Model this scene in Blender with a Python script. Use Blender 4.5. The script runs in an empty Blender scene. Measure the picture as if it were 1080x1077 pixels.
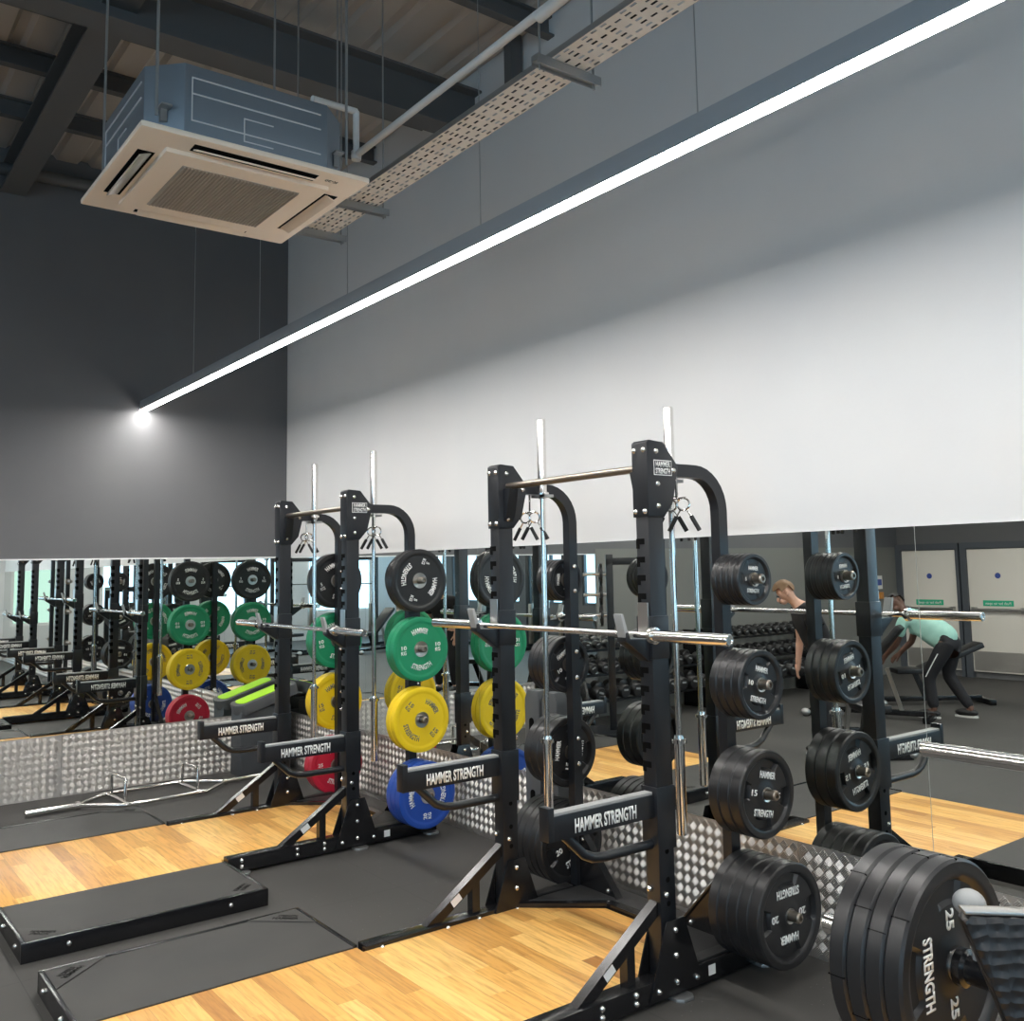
import bpy, bmesh, math, random
from mathutils import Vector, Matrix
R = math.radians
PI = math.pi
random.seed(7)
S = bpy.context.scene
COL = S.collection

# ------------------------------------------------------------------ camera
F_PX, PX, PY = 1008.862, 565.636, 494.831
YAW, PITCH, ROLL = 0.6618, 0.1027, -0.0201
cd = bpy.data.cameras.new('camera')
cam = bpy.data.objects.new('camera', cd)
COL.objects.link(cam)
cd.sensor_fit = 'HORIZONTAL'
cd.sensor_width = 36.0
cd.lens = 36.0 * F_PX / 1080.0
cd.shift_x = -(PX - 540.0) / 1080.0
cd.shift_y = (PY - 538.5) / 1080.0
fw = Vector((-math.cos(YAW) * math.cos(PITCH), math.sin(YAW) * math.cos(PITCH), math.sin(PITCH)))
rt = fw.cross(Vector((0, 0, 1))).normalized()
upv = rt.cross(fw)
c_, s_ = math.cos(ROLL), math.sin(ROLL)
rt, upv = c_ * rt + s_ * upv, -s_ * rt + c_ * upv
M = Matrix.Identity(4)
for i in range(3):
    M[i][0], M[i][1], M[i][2] = rt[i], upv[i], -fw[i]
M.translation = Vector((9.1773, -3.9369, 1.8666))
cam.matrix_world = M
cd.clip_start = 0.05
S.camera = cam

# ------------------------------------------------------------------ light and exposure
S.view_settings.view_transform = 'Standard'
S.view_settings.look = 'None'
S.view_settings.gamma = 1.0
S.view_settings.use_curve_mapping = False
S.view_settings.exposure = 1.7
LED_POWER = 30.0
W = bpy.data.worlds.new('world')
S.world = W
W.use_nodes = True
bg = W.node_tree.nodes['Background']
bg.inputs['Color'].default_value = (0.62, 0.82, 1.0, 1)
bg.inputs['Strength'].default_value = 1.6

# ------------------------------------------------------------------ materials
MATS = {}
def mat(name, col, rough=0.5, metal=0.0, emis=None, es=0.0, spec=0.5):
    if name in MATS:
        return MATS[name]
    m = bpy.data.materials.new(name)
    m.use_nodes = True
    b = m.node_tree.nodes['Principled BSDF']
    b.inputs['Base Color'].default_value = (*col, 1)
    b.inputs['Roughness'].default_value = rough
    b.inputs['Metallic'].default_value = metal
    b.inputs['Specular IOR Level'].default_value = spec
    if emis:
        b.inputs['Emission Color'].default_value = (*emis, 1)
        b.inputs['Emission Strength'].default_value = es
    MATS[name] = m
    return m

class NT:
    """small helper round a node tree"""
    def __init__(s, m):
        s.t = m.node_tree
        s.b = s.t.nodes['Principled BSDF']
    def n(s, typ, **k):
        nd = s.t.nodes.new(typ)
        for a, v in k.items():
            setattr(nd, a, v)
        return nd
    def l(s, a, b):
        s.t.links.new(a, b)
    def math(s, op, a, b=None, c=None):
        nd = s.n('ShaderNodeMath', operation=op)
        for i, v in enumerate((a, b, c)):
            if v is None:
                continue
            if isinstance(v, (int, float)):
                nd.inputs[i].default_value = v
            else:
                s.l(v, nd.inputs[i])
        return nd.outputs[0]
    def ramp(s, fac, stops):
        nd = s.n('ShaderNodeValToRGB')
        el = nd.color_ramp.elements
        while len(el) < len(stops):
            el.new(0.5)
        for e, (p, c) in zip(el, stops):
            e.position = p
            e.color = (*c, 1)
        s.l(fac, nd.inputs[0])
        return nd.outputs[0]
    def bump(s, h, strength=0.3, dist=0.01):
        nd = s.n('ShaderNodeBump')
        nd.inputs['Strength'].default_value = strength
        nd.inputs['Distance'].default_value = dist
        s.l(h, nd.inputs['Height'])
        s.l(nd.outputs[0], s.b.inputs['Normal'])
    def objco(s):
        return s.n('ShaderNodeTexCoord').outputs['Object']
    def noise(s, vec, scale, detail=3, rough=0.5):
        nd = s.n('ShaderNodeTexNoise')
        nd.inputs['Scale'].default_value = scale
        nd.inputs['Detail'].default_value = detail
        nd.inputs['Roughness'].default_value = rough
        if vec is not None:
            s.l(vec, nd.inputs['Vector'])
        return nd.outputs[0]

def grain(m, scale, lo, hi, bump=0.0, bscale=None, detail=4):
    t = NT(m)
    co = t.objco()
    f = t.noise(co, scale, detail)
    t.l(t.ramp(f, [(0.3, lo), (0.7, hi)]), t.b.inputs['Base Color'])
    if bump:
        t.bump(t.noise(co, bscale or scale, detail), bump, 0.004)
    return m

M_black = mat('black_powder_coat', (0.010, 0.0115, 0.0145), 0.34)
M_blackd = mat('black_slot', (0.002, 0.002, 0.002), 0.9, spec=0.1)
M_steelblk = mat('black_gloss_frame', (0.008, 0.008, 0.009), 0.22)
M_chrome = mat('chrome', (0.80, 0.78, 0.75), 0.14, 1.0)
M_steel = mat('brushed_steel', (0.58, 0.57, 0.55), 0.28, 1.0)
M_bolt = mat('bolt_steel', (0.80, 0.78, 0.74), 0.25, 1.0)
M_gun = mat('worn_steel', (0.32, 0.28, 0.24), 0.33, 1.0)
M_zinc = mat('grey_zinc', (0.42, 0.43, 0.43), 0.45, 0.9)
M_white = mat('white_lettering', (0.80, 0.80, 0.78), 0.6)
M_sticker = mat('white_sticker', (0.72, 0.72, 0.70), 0.6)
M_greyink = mat('grey_lettering', (0.20, 0.19, 0.15), 0.6)
M_rub = mat('black_rubber_plate', (0.014, 0.014, 0.0145), 0.42)
M_urth = mat('black_urethane_plate', (0.013, 0.013, 0.014), 0.38)
M_green = mat('green_bumper', (0.008, 0.26, 0.115), 0.45)
M_yellow = mat('yellow_bumper', (0.86, 0.60, 0.008), 0.45)
M_blue = mat('blue_bumper', (0.016, 0.070, 0.36), 0.45)
M_red = mat('red_bumper', (0.55, 0.016, 0.045), 0.45)
M_grip = mat('black_grip', (0.008, 0.008, 0.008), 0.6)
M_pad = mat('black_vinyl', (0.012, 0.012, 0.013), 0.38)
M_liner = mat('grey_plastic_liner', (0.30, 0.31, 0.31), 0.5)
M_greypl = mat('dark_grey_plastic', (0.055, 0.060, 0.066), 0.5)
M_greypl2 = mat('mid_grey_plastic', (0.085, 0.089, 0.093), 0.5)
M_lime = mat('lime_rubber', (0.42, 0.80, 0.02), 0.6)
M_cream = mat('cream_plastic', (0.93, 0.80, 0.66), 0.5)
M_grille = mat('grey_beige_grille', (0.40, 0.36, 0.31), 0.6)
M_galv = mat('galvanised_sheet', (0.27, 0.32, 0.37), 0.45, 0.7)
M_galv_glint = mat('galvanised_edge_glint', (0.75, 0.77, 0.78), 0.4, 0.3)  # paler than the casing sheet; light catching the ribs put into the colour
M_pvc = mat('white_pvc', (0.72, 0.71, 0.69), 0.45)
M_beam = mat('grey_beam_paint', (0.10, 0.10, 0.10), 0.6)
M_frame = mat('slate_blue_frame', (0.075, 0.085, 0.10), 0.5)
M_door = mat('door_grey_cream', (0.80, 0.76, 0.69), 0.5)
M_skin = mat('skin_light', (0.62, 0.36, 0.26), 0.5)
M_skin2 = mat('skin_dark', (0.13, 0.065, 0.045), 0.5)
M_tee = mat('black_cotton', (0.011, 0.011, 0.013), 0.9)
M_mint = mat('mint_cotton', (0.34, 0.60, 0.52), 0.85)
M_trk = mat('black_tracksuit', (0.010, 0.010, 0.013), 0.8)
M_hair = mat('brown_hair', (0.17, 0.095, 0.045), 0.6)
M_hairk = mat('black_hair', (0.006, 0.005, 0.005), 0.7)
M_shoe = mat('black_shoe', (0.012, 0.012, 0.013), 0.5)
M_sole = mat('white_sole', (0.6, 0.6, 0.58), 0.6)
M_sgn = mat('sign_green', (0.03, 0.48, 0.27), 0.5)
M_sblue = mat('sign_blue', (0.05, 0.09, 0.35), 0.5)
M_orange = mat('orange_call_point', (0.60, 0.25, 0.05), 0.5)
M_mirror = mat('mirror_glass', (0.80, 0.83, 0.80), 0.0, 1.0)
M_led = mat('led_diffuser', (0.9, 0.9, 0.9), 0.5, 0, (1.0, 0.97, 0.93), LED_POWER)
M_ledh = mat('light_housing', (0.34, 0.36, 0.38), 0.5)
M_bezel = mat('white_gloss_trim', (0.75, 0.75, 0.74), 0.4)
M_wallw = mat('pale_wall_paint', (0.62, 0.62, 0.62), 0.75)
M_walld = mat('charcoal_wall_paint', (0.082, 0.082, 0.088), 0.62)
M_wallg = mat('olive_grey_panel', (0.17, 0.17, 0.155), 0.6)
M_glassbright = mat('window_daylight', (0.0, 0.0, 0.0), 1.0, 0, (0.42, 0.74, 1.0), 1.7)
M_glassgreen = mat('window_daylight_green', (0.0, 0.0, 0.0), 1.0, 0, (0.62, 0.92, 0.80), 0.42)

def setup_mats():
    # chrome bars: faint brushed variation
    grain(M_wallw, 1.2, (0.60, 0.605, 0.61), (0.64, 0.64, 0.635), 0.08, 60)
    grain(M_walld, 1.5, (0.118, 0.119, 0.124), (0.132, 0.132, 0.135), 0.08, 60)
    # floor rubber: flecks and tile seams
    m = mat('speckled_black_rubber', (0.03, 0.03, 0.03), 0.62)
    t = NT(m)
    co = t.objco()
    big = t.noise(co, 0.9, 4)
    base = t.ramp(big, [(0.3, (0.044, 0.042, 0.039)), (0.7, (0.060, 0.057, 0.053))])
    v = t.n('ShaderNodeTexVoronoi')
    v.inputs['Scale'].default_value = 28
    t.l(co, v.inputs['Vector'])
    fleck = t.math('LESS_THAN', v.outputs['Distance'], 0.085)
    rnd = t.n('ShaderNodeSeparateColor')
    t.l(v.outputs['Color'], rnd.inputs[0])
    fleck = t.math('MULTIPLY', fleck, t.math('GREATER_THAN', rnd.outputs[0], 0.72))
    mx = t.n('ShaderNodeMix', data_type='RGBA')
    t.l(fleck, mx.inputs[0])
    t.l(base, mx.inputs[6])
    mx.inputs[7].default_value = (0.16, 0.155, 0.15, 1)
    sp = t.n('ShaderNodeSeparateXYZ')
    t.l(co, sp.inputs[0])
    fx = t.math('PINGPONG', sp.outputs[0], 0.5)
    fy = t.math('PINGPONG', sp.outputs[1], 0.5)
    seam = t.math('LESS_THAN', t.math('MINIMUM', fx, fy), 0.0018)
    mx2 = t.n('ShaderNodeMix', data_type='RGBA')
    t.l(t.math('MULTIPLY', seam, 0.7), mx2.inputs[0])
    t.l(mx.outputs[2], mx2.inputs[6])
    mx2.inputs[7].default_value = (0.012, 0.012, 0.012, 1)
    t.l(mx2.outputs[2], t.b.inputs['Base Color'])
    t.bump(t.noise(co, 220, 2), 0.25, 0.002)
    # smoother platform rubber
    m = mat('platform_rubber', (0.03, 0.03, 0.03), 0.6)
    grain(m, 3.0, (0.034, 0.033, 0.032), (0.048, 0.046, 0.043), 0.15, 180)
    # tread rubber / checker tread on the rack deck
    m = mat('tread_rubber', (0.022, 0.022, 0.022), 0.45)
    t = NT(m)
    co = t.objco()
    v = t.n('ShaderNodeTexBrick')
    v.inputs['Scale'].default_value = 22
    t.l(co, v.inputs['Vector'])
    t.bump(v.outputs['Fac'], 0.9, 0.006)
    # oak planks laid along x
    m = mat('oak_planks', (0.5, 0.3, 0.12), 0.38)
    t = NT(m)
    co = t.objco()
    sp = t.n('ShaderNodeSeparateXYZ')
    t.l(co, sp.inputs[0])
    row = t.math('FLOOR', t.math('DIVIDE', sp.outputs[1], 0.088))
    wn = t.n('ShaderNodeTexWhiteNoise', noise_dimensions='1D')
    t.l(row, wn.inputs['W'])
    xo = t.math('ADD', sp.outputs[0], t.math('MULTIPLY', wn.outputs[0], 3.1))
    seg = t.math('FLOOR', t.math('DIVIDE', xo, 0.9))
    wn2 = t.n('ShaderNodeTexWhiteNoise', noise_dimensions='2D')
    cb = t.n('ShaderNodeCombineXYZ')
    t.l(row, cb.inputs[0])
    t.l(seg, cb.inputs[1])
    t.l(cb.outputs[0], wn2.inputs['Vector'])
    plank = t.ramp(wn2.outputs[0], [(0.0, (0.44, 0.185, 0.042)), (0.10, (0.62, 0.31, 0.08)), (0.5, (0.86, 0.47, 0.125)), (1.0, (0.95, 0.60, 0.20))])
    gm = t.n('ShaderNodeMapping')
    gm.inputs['Scale'].default_value = (1.6, 22, 1)
    t.l(co, gm.inputs['Vector'])
    ad = t.n('ShaderNodeVectorMath', operation='ADD')
    t.l(gm.outputs[0], ad.inputs[0])
    t.l(wn2.outputs['Color'], ad.inputs[1])
    gr = t.noise(ad.outputs[0], 2.4, 6, 0.62)
    grc = t.ramp(gr, [(0.30, (0.66, 0.58, 0.48)), (0.55, (1.0, 1.0, 1.0)), (0.8, (1.05, 1.04, 1.0))])
    mu = t.n('ShaderNodeMix', data_type='RGBA', blend_type='MULTIPLY')
    mu.inputs[0].default_value = 1.0
    t.l(plank, mu.inputs[6])
    t.l(grc, mu.inputs[7])
    fy = t.math('PINGPONG', sp.outputs[1], 0.044)
    edge = t.math('LESS_THAN', fy, 0.0012)
    m2 = t.n('ShaderNodeMix', data_type='RGBA')
    t.l(t.math('MULTIPLY', edge, 0.45), m2.inputs[0])
    t.l(mu.outputs[2], m2.inputs[6])
    m2.inputs[7].default_value = (0.16, 0.08, 0.03, 1)
    t.l(m2.outputs[2], t.b.inputs['Base Color'])
    m = mat('tread_plate_alloy', (0.60, 0.575, 0.545), 0.30, 1.0)
    t = NT(m)
    t.l(t.ramp(t.noise(t.objco(), 6, 3), [(0.3, (0.44, 0.44, 0.44)), (0.7, (0.54, 0.54, 0.54))]), t.b.inputs['Roughness'])
    # corrugated roof sheet paint
    m = mat('roof_sheet', (0.46, 0.42, 0.38), 0.55)
    # perforation-free zinc for the tray
    m = mat('tray_steel', (0.86, 0.80, 0.72), 0.5, 0.1)
    # hex-embossed black pad
    m = mat('embossed_black_rubber', (0.006, 0.006, 0.007), 0.42)
    t = NT(m)
    co = t.objco()
    v = t.n('ShaderNodeTexVoronoi')
    v.inputs['Scale'].default_value = 42
    v.inputs['Randomness'].default_value = 0.25
    t.l(co, v.inputs['Vector'])
    t.bump(v.outputs['Distance'], 0.55, 0.010)
    grain(M_mint, 9, (0.30, 0.55, 0.475), (0.38, 0.65, 0.56), 0.3, 14)
setup_mats()
M_floor = MATS['speckled_black_rubber']
M_plat = MATS['platform_rubber']
M_tread = MATS['tread_rubber']
M_oak = MATS['oak_planks']
M_tp = MATS['tread_plate_alloy']
M_roof = MATS['roof_sheet']
M_tray = MATS['tray_steel']
M_hexpad = MATS['embossed_black_rubber']

# ------------------------------------------------------------------ mesh helpers
class MB:
    def __init__(s):
        s.bm = bmesh.new()
    def box(s, x0, x1, y0, y1, z0, z1, bev=0.0):
        vs = [s.bm.verts.new((x, y, z)) for x in (x0, x1) for y in (y0, y1) for z in (z0, z1)]
        fs = []
        for q in ((0, 1, 3, 2), (4, 6, 7, 5), (0, 4, 5, 1), (2, 3, 7, 6), (0, 2, 6, 4), (1, 5, 7, 3)):
            fs.append(s.bm.faces.new([vs[i] for i in q]))
        if bev:
            es = list({e for f in fs for e in f.edges})
            bmesh.ops.bevel(s.bm, geom=es, offset=bev, segments=2, affect='EDGES', profile=0.6)
        return s
    def prism(s, pts, axis, a0, a1, bev=0.0):
        """polygon pts in the two other axes (in xyz order), extruded from a0 to a1 along axis"""
        def mk(p, a):
            if axis == 'x': return (a, p[0], p[1])
            if axis == 'y': return (p[0], a, p[1])
            return (p[0], p[1], a)
        A = [s.bm.verts.new(mk(p, a0)) for p in pts]
        B = [s.bm.verts.new(mk(p, a1)) for p in pts]
        fs = [s.bm.faces.new(A), s.bm.faces.new(B[::-1])]
        n = len(pts)
        for i in range(n):
            fs.append(s.bm.faces.new((A[i], B[i], B[(i + 1) % n], A[(i + 1) % n])))
        bmesh.ops.recalc_face_normals(s.bm, faces=fs)
        if bev:
            es = list({e for f in fs for e in f.edges})
            bmesh.ops.bevel(s.bm, geom=es, offset=bev, segments=2, affect='EDGES', profile=0.6)
        return s
    def sweep(s, path, prof, up=None, closed=False, smooth=False, cap=True):
        """profile list of (a,b) swept along path of points with a fixed reference 'up'"""
        P = [Vector(p) for p in path]
        n = len(P)
        rings = []
        for i in range(n):
            if closed:
                t = (P[(i + 1) % n] - P[i - 1])
            elif i == 0:
                t = P[1] - P[0]
            elif i == n - 1:
                t = P[-1] - P[-2]
            else:
                t = (P[i + 1] - P[i]).normalized() + (P[i] - P[i - 1]).normalized()
            t.normalize()
            u = Vector(up) if up else (Vector((0, 0, 1)) if abs(t.z) < 0.9 else Vector((1, 0, 0)))
            a = u.cross(t).normalized()
            b = t.cross(a).normalized()
            k = 1.0
            if 0 < i < n - 1:
                d = (P[i + 1] - P[i]).normalized().dot(t)
                k = 1.0 / max(0.5, d)
            rings.append((P[i], a, b, k))
        vr = []
        for (p, a, b, k) in rings:
            vr.append([s.bm.verts.new(p + a * x + b * y) for x, y in prof])
        m = len(prof)
        fs = []
        for i in range(n - 1 if not closed else n):
            A, B = vr[i], vr[(i + 1) % n]
            for j in range(m):
                fs.append(s.bm.faces.new((A[j], A[(j + 1) % m], B[(j + 1) % m], B[j])))
        if cap and not closed:
            fs.append(s.bm.faces.new(vr[0][::-1]))
            fs.append(s.bm.faces.new(vr[-1]))
        bmesh.ops.recalc_face_normals(s.bm, faces=fs)
        if smooth:
            for f in fs:
                if len(f.verts) == 4:
                    f.smooth = True
        return s
    def tube(s, path, r, n=12, closed=False):
        return s.sweep(path, [(r * math.cos(2 * PI * i / n), r * math.sin(2 * PI * i / n)) for i in range(n)], None, closed, True)
    def lathe(s, prof, axis='x', n=32, o=(0, 0, 0)):
        """prof list of (axial, radius)"""
        rings = []
        O = Vector(o)
        for a, r in prof:
            ring = []
            if r < 1e-6:
                v = {'x': (a, 0, 0), 'y': (0, a, 0), 'z': (0, 0, a)}[axis]
                ring = [s.bm.verts.new(O + Vector(v))]
            else:
                for i in range(n):
                    c, q = r * math.cos(2 * PI * i / n), r * math.sin(2 * PI * i / n)
                    v = {'x': (a, c, q), 'y': (c, a, q), 'z': (c, q, a)}[axis]
                    ring.append(s.bm.verts.new(O + Vector(v)))
            rings.append(ring)
        fs = []
        for A, B in zip(rings, rings[1:]):
            if len(A) == 1 and len(B) == 1:
                continue
            for i in range(n):
                j = (i + 1) % n
                if len(A) == 1:
                    fs.append(s.bm.faces.new((A[0], B[j], B[i])))
                elif len(B) == 1:
                    fs.append(s.bm.faces.new((A[i], A[j], B[0])))
                else:
                    fs.append(s.bm.faces.new((A[i], A[j], B[j], B[i])))
        bmesh.ops.recalc_face_normals(s.bm, faces=fs)
        for f in fs:
            f.smooth = True
        return s
    def ball(s, o, r, sx=1, sy=1, sz=1, seg=16, rings=10):
        mt = Matrix.Translation(o) @ Matrix.Diagonal((r * sx, r * sy, r * sz, 1))
        g = bmesh.ops.create_uvsphere(s.bm, u_segments=seg, v_segments=rings, radius=1, matrix=mt)
        for v in g['verts']:
            for f in v.link_faces:
                f.smooth = True
        return s
    def xform(s, m):
        bmesh.ops.transform(s.bm, matrix=m, verts=s.bm.verts)
        return s
    def mesh(s, name, m, sharp=40):
        me = bpy.data.meshes.new(name)
        if len(s.bm.verts) < 20000: bmesh.ops.remove_doubles(s.bm, verts=s.bm.verts, dist=1e-6)
        s.bm.to_mesh(me)
        s.bm.free()
        if m:
            me.materials.append(m)
        try:
            me.set_sharp_from_angle(angle=R(sharp))
        except Exception:
            pass
        return me
    def build(s, name, m, parent=None, loc=None):
        return link(name, s.mesh(name, m), parent, loc)

def link(name, me, parent=None, loc=None, rot=None):
    o = bpy.data.objects.new(name, me)
    COL.objects.link(o)
    if parent:
        o.parent = parent
    if loc:
        o.location = loc
    if rot:
        o.rotation_euler = rot
    return o

def tag(o, label, cat, group=None, kind=None):
    if label: o['label'] = label
    if cat: o['category'] = cat
    if group: o['group'] = group
    if kind: o['kind'] = kind
    return o

def thing(name, label, cat, loc=(0, 0, 0), rot=(0, 0, 0), group=None):
    o = bpy.data.objects.new(name, None)
    o.empty_display_size = 0.1
    COL.objects.link(o)
    o.location = loc
    o.rotation_euler = rot
    return tag(o, label, cat, group)

def struct(name, mb, m):
    o = mb.build(name, m)
    o['kind'] = 'structure'
    return o

def dup(root, loc, rot=None, label=None, group=None):
    r = root.copy()
    COL.objects.link(r)
    r.location = loc
    if rot is not None:
        r.rotation_euler = rot
    if label: r['label'] = label
    if group: r['group'] = group
    for ch in list(root.children):
        c = ch.copy()
        COL.objects.link(c)
        c.parent = r
        for g in list(ch.children):
            d = g.copy()
            COL.objects.link(d)
            d.parent = c
    return r

def text_mesh(txt, h, m, name='lettering', bold=0.012, wide=1.0, depth=0.0012):
    """flat lettering centred on the origin in the XY plane, facing +Z, cap height h"""
    cu = bpy.data.curves.new('txt', 'FONT')
    cu.body = txt
    cu.size = 1.0
    cu.align_x = 'CENTER'
    cu.offset = bold
    cu.resolution_u = 3
    o = bpy.data.objects.new('txt', cu)
    COL.objects.link(o)
    dg = bpy.context.evaluated_depsgraph_get()
    me = bpy.data.meshes.new_from_object(o.evaluated_get(dg))
    bpy.data.objects.remove(o)
    bpy.data.curves.remove(cu)
    me.name = name
    me.materials.clear()
    k = h / 0.69
    for v in me.vertices:
        v.co = Vector((v.co.x * k * wide, (v.co.y - 0.345) * k, 0))
    bm = bmesh.new()
    bm.from_mesh(me)
    bmesh.ops.recalc_face_normals(bm, faces=bm.faces)
    for f in bm.faces:
        if f.normal.z < 0:
            f.normal_flip()
    g = bmesh.ops.extrude_face_region(bm, geom=list(bm.faces))
    bmesh.ops.translate(bm, vec=(0, 0, depth), verts=[v for v in g['geom'] if isinstance(v, bmesh.types.BMVert)])
    bm.to_mesh(me)
    bm.free()
    me.materials.append(m)
    return me

def fit_width(me, w):
    xs = [v.co.x for v in me.vertices]
    k = w / (max(xs) - min(xs))
    for v in me.vertices:
        v.co.x *= k
    return me

def arc_bend(me, r, bottom=False):
    for v in me.vertices:
        x, y = v.co.x, v.co.y
        if bottom:
            a = x / r
            v.co.x, v.co.y = (r - y) * math.sin(a), -(r - y) * math.cos(a)
        else:
            a = x / r
            v.co.x, v.co.y = (r + y) * math.sin(a), (r + y) * math.cos(a)
    return me

def mesh_xform(me, m):
    me.transform(m)
    return me

# face +X : text X -> +Y, text Y -> +Z, text Z -> +X
TX = Matrix(((0, 0, 1, 0), (1, 0, 0, 0), (0, 1, 0, 0), (0, 0, 0, 1)))
# face -X : text X -> -Y
TNX = Matrix(((0, 0, -1, 0), (-1, 0, 0, 0), (0, 1, 0, 0), (0, 0, 0, 1)))
# face -Y : text X -> +X , Y -> Z, Z -> -Y
TNY = Matrix(((1, 0, 0, 0), (0, 0, -1, 0), (0, 1, 0, 0), (0, 0, 0, 1)))
# face +Y
TPY = Matrix(((-1, 0, 0, 0), (0, 0, 1, 0), (0, 1, 0, 0), (0, 0, 0, 1)))

def arc_pts(c, r, a0, a1, n, plane='yz', fixed=0.0):
    out = []
    for i in range(n + 1):
        a = a0 + (a1 - a0) * i / n
        u, v = c[0] + r * math.cos(a), c[1] + r * math.sin(a)
        out.append((fixed, u, v) if plane == 'yz' else (u, fixed, v) if plane == 'xz' else (u, v, fixed))
    return out

# ================================================================== the room
XL, YF, ZR = 16.0, -11.0, 5.72
struct('floor', MB().box(-0.2, XL + 0.2, YF - 0.2, 0.2, -0.1, 0.0), M_floor)
struct('wall_right', MB().box(-0.2, XL + 0.2, 0.0, 0.2, 0.0, ZR), M_wallw)
struct('wall_left', MB().box(-0.2, 0.0, YF - 0.2, 0.0, 0.0, ZR), M_walld)
# wall opposite the mirrors, window openings heightened, unseen, to cool the light on the upper wall
WIN = [(7.0, 8.3), (8.9, 10.2), (10.8, 12.1), (12.7, 14.0), (14.5, 15.8)]
def wall_with_holes(along, holes, a0, a1, z0, z1, fixed, th, zt):
    mb = MB()
    cur = a0
    def bx(u0, u1, q0, q1):
        if along == 'x': mb.box(u0, u1, min(fixed, fixed + th), max(fixed, fixed + th), q0, q1)
        else: mb.box(min(fixed, fixed + th), max(fixed, fixed + th), u0, u1, q0, q1)
    for h0, h1 in holes:
        bx(cur, h0, 0, zt)
        bx(h0, h1, 0, z0)
        bx(h0, h1, z1, zt)
        cur = h1
    bx(cur, a1, 0, zt)
    return mb
struct('wall_front', wall_with_holes('x', WIN, 0.0, XL, 0.95, 4.2, YF, -0.2, ZR), M_walld)
WIN2 = [(-9.5, -7.5), (-6.8, -4.8), (-4.1, -2.1), (-1.15, -0.15)]
struct('wall_side', wall_with_holes('y', WIN2, YF, 0.0, 0.75, 2.35, XL, 0.2, ZR), M_wallw)
wi = 1
def window(along, a0, a1, z0, z1, fixed, sgn, mglass):
    global wi
    w = thing('window_%d' % wi, None, None)
    del_keys = [k for k in ('label', 'category') if k in w]
    w['kind'] = 'structure'
    wi += 1
    fr = MB()
    gl = MB()
    t = 0.06
    d0, d1 = sorted((fixed + sgn * 0.02, fixed + sgn * 0.10))
    g0, g1 = sorted((fixed + sgn * 0.15, fixed + sgn * 0.17))
    def bx(mb, u0, u1, q0, q1, e0, e1):
        if along == 'x': mb.box(u0, u1, e0, e1, q0, q1)
        else: mb.box(e0, e1, u0, u1, q0, q1)
    bx(fr, a0, a0 + t, z0, z1, d0, d1)
    bx(fr, a1 - t, a1, z0, z1, d0, d1)
    bx(fr, a0 + t, a1 - t, z0, z0 + t, d0, d1)
    bx(fr, a0 + t, a1 - t, z1 - t, z1, d0, d1)
    mid = (a0 + a1) / 2
    bx(fr, mid - t / 2, mid + t / 2, z0 + t, z1 - t, d0, d1)
    bx(gl, a0, a1, z0, z1, g0, g1)
    fr.build('window_frame', M_bezel if along == 'y' else M_frame, w)
    gl.build('window_pane', mglass, w)
for a0, a1 in WIN:
    window('x', a0, a1, 0.95, 4.2, YF, -1, M_glassbright)  # unseen upper panes added to throw bluish light on the upper wall
for k, (a0, a1) in enumerate(WIN2):
    window('y', a0, a1, 0.75, 2.35, XL, 1, M_glassgreen if k == 3 else M_glassbright)

# roof: trapezoidal sheet, ribs along x
def corrugated():
    mb = MB()
    prof = []
    y = YF - 0.2
    while y < 0.2:
        prof += [(y, 0), (y + 0.17, 0), (y + 0.20, 0.035), (y + 0.26, 0.035)]
        y += 0.29
    prof.append((0.2, 0))
    top = [(a, ZR + 0.10) for a, b in prof[::-1]]
    A = [mb.bm.verts.new((-0.2, a, ZR - 0.10 + b)) for a, b in prof]
    B = [mb.bm.verts.new((XL + 0.2, a, ZR - 0.10 + b)) for a, b in prof]
    for i in range(len(prof) - 1):
        mb.bm.faces.new((A[i], A[i + 1], B[i + 1], B[i]))
    mb.box(-0.2, XL + 0.2, YF - 0.2, 0.2, ZR, ZR + 0.05)
    return mb
struct('ceiling', corrugated(), M_roof)
def ibeam(axis, c, z0, z1, w, a0, a1):
    mb = MB()
    tf, tw = 0.018, 0.014
    def bx(u0, u1, q0, q1):
        if axis == 'y': mb.box(u0, u1, a0, a1, q0, q1)
        else: mb.box(a0, a1, u0, u1, q0, q1)
    bx(c - w / 2, c + w / 2, z0, z0 + tf)
    bx(c - w / 2, c + w / 2, z1 - tf, z1)
    bx(c - tw / 2, c + tw / 2, z0 + tf, z1 - tf)
    return mb
for x in (1.0, 1.85, 2.68, 4.35, 5.3, 6.25, 7.2, 8.2, 9.4, 10.6, 11.8, 13.0, 14.2, 15.3):
    struct('roof_purlin', MB().prism([(x, 5.46), (x + 0.07, 5.46), (x + 0.07, 5.475), (x + 0.012, 5.475), (x + 0.012, 5.605), (x + 0.05, 5.605), (x + 0.05, 5.62), (x, 5.62)], 'y', YF, 0.0), M_beam)
struct('roof_beam', ibeam('y', 3.45, 5.10, 5.44, 0.20, YF, 0.0), M_beam)
struct('roof_beam', ibeam('y', 9.0, 5.10, 5.44, 0.20, YF, 0.0), M_beam)
struct('roof_rafter', ibeam('x', -2.55, 5.22, 5.455, 0.20, 0.0, XL), M_beam)
struct('roof_rafter', ibeam('x', -7.2, 5.22, 5.455, 0.20, 0.0, XL), M_beam)
struct('wall_post', MB().box(4.00, 4.08, -0.12, -0.02, 5.13, 5.62), M_beam)
struct('trim_1', MB().tube([(0.10, -11.0, 5.32), (0.10, 0.0, 5.42)], 0.055, 12), M_beam)

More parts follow.
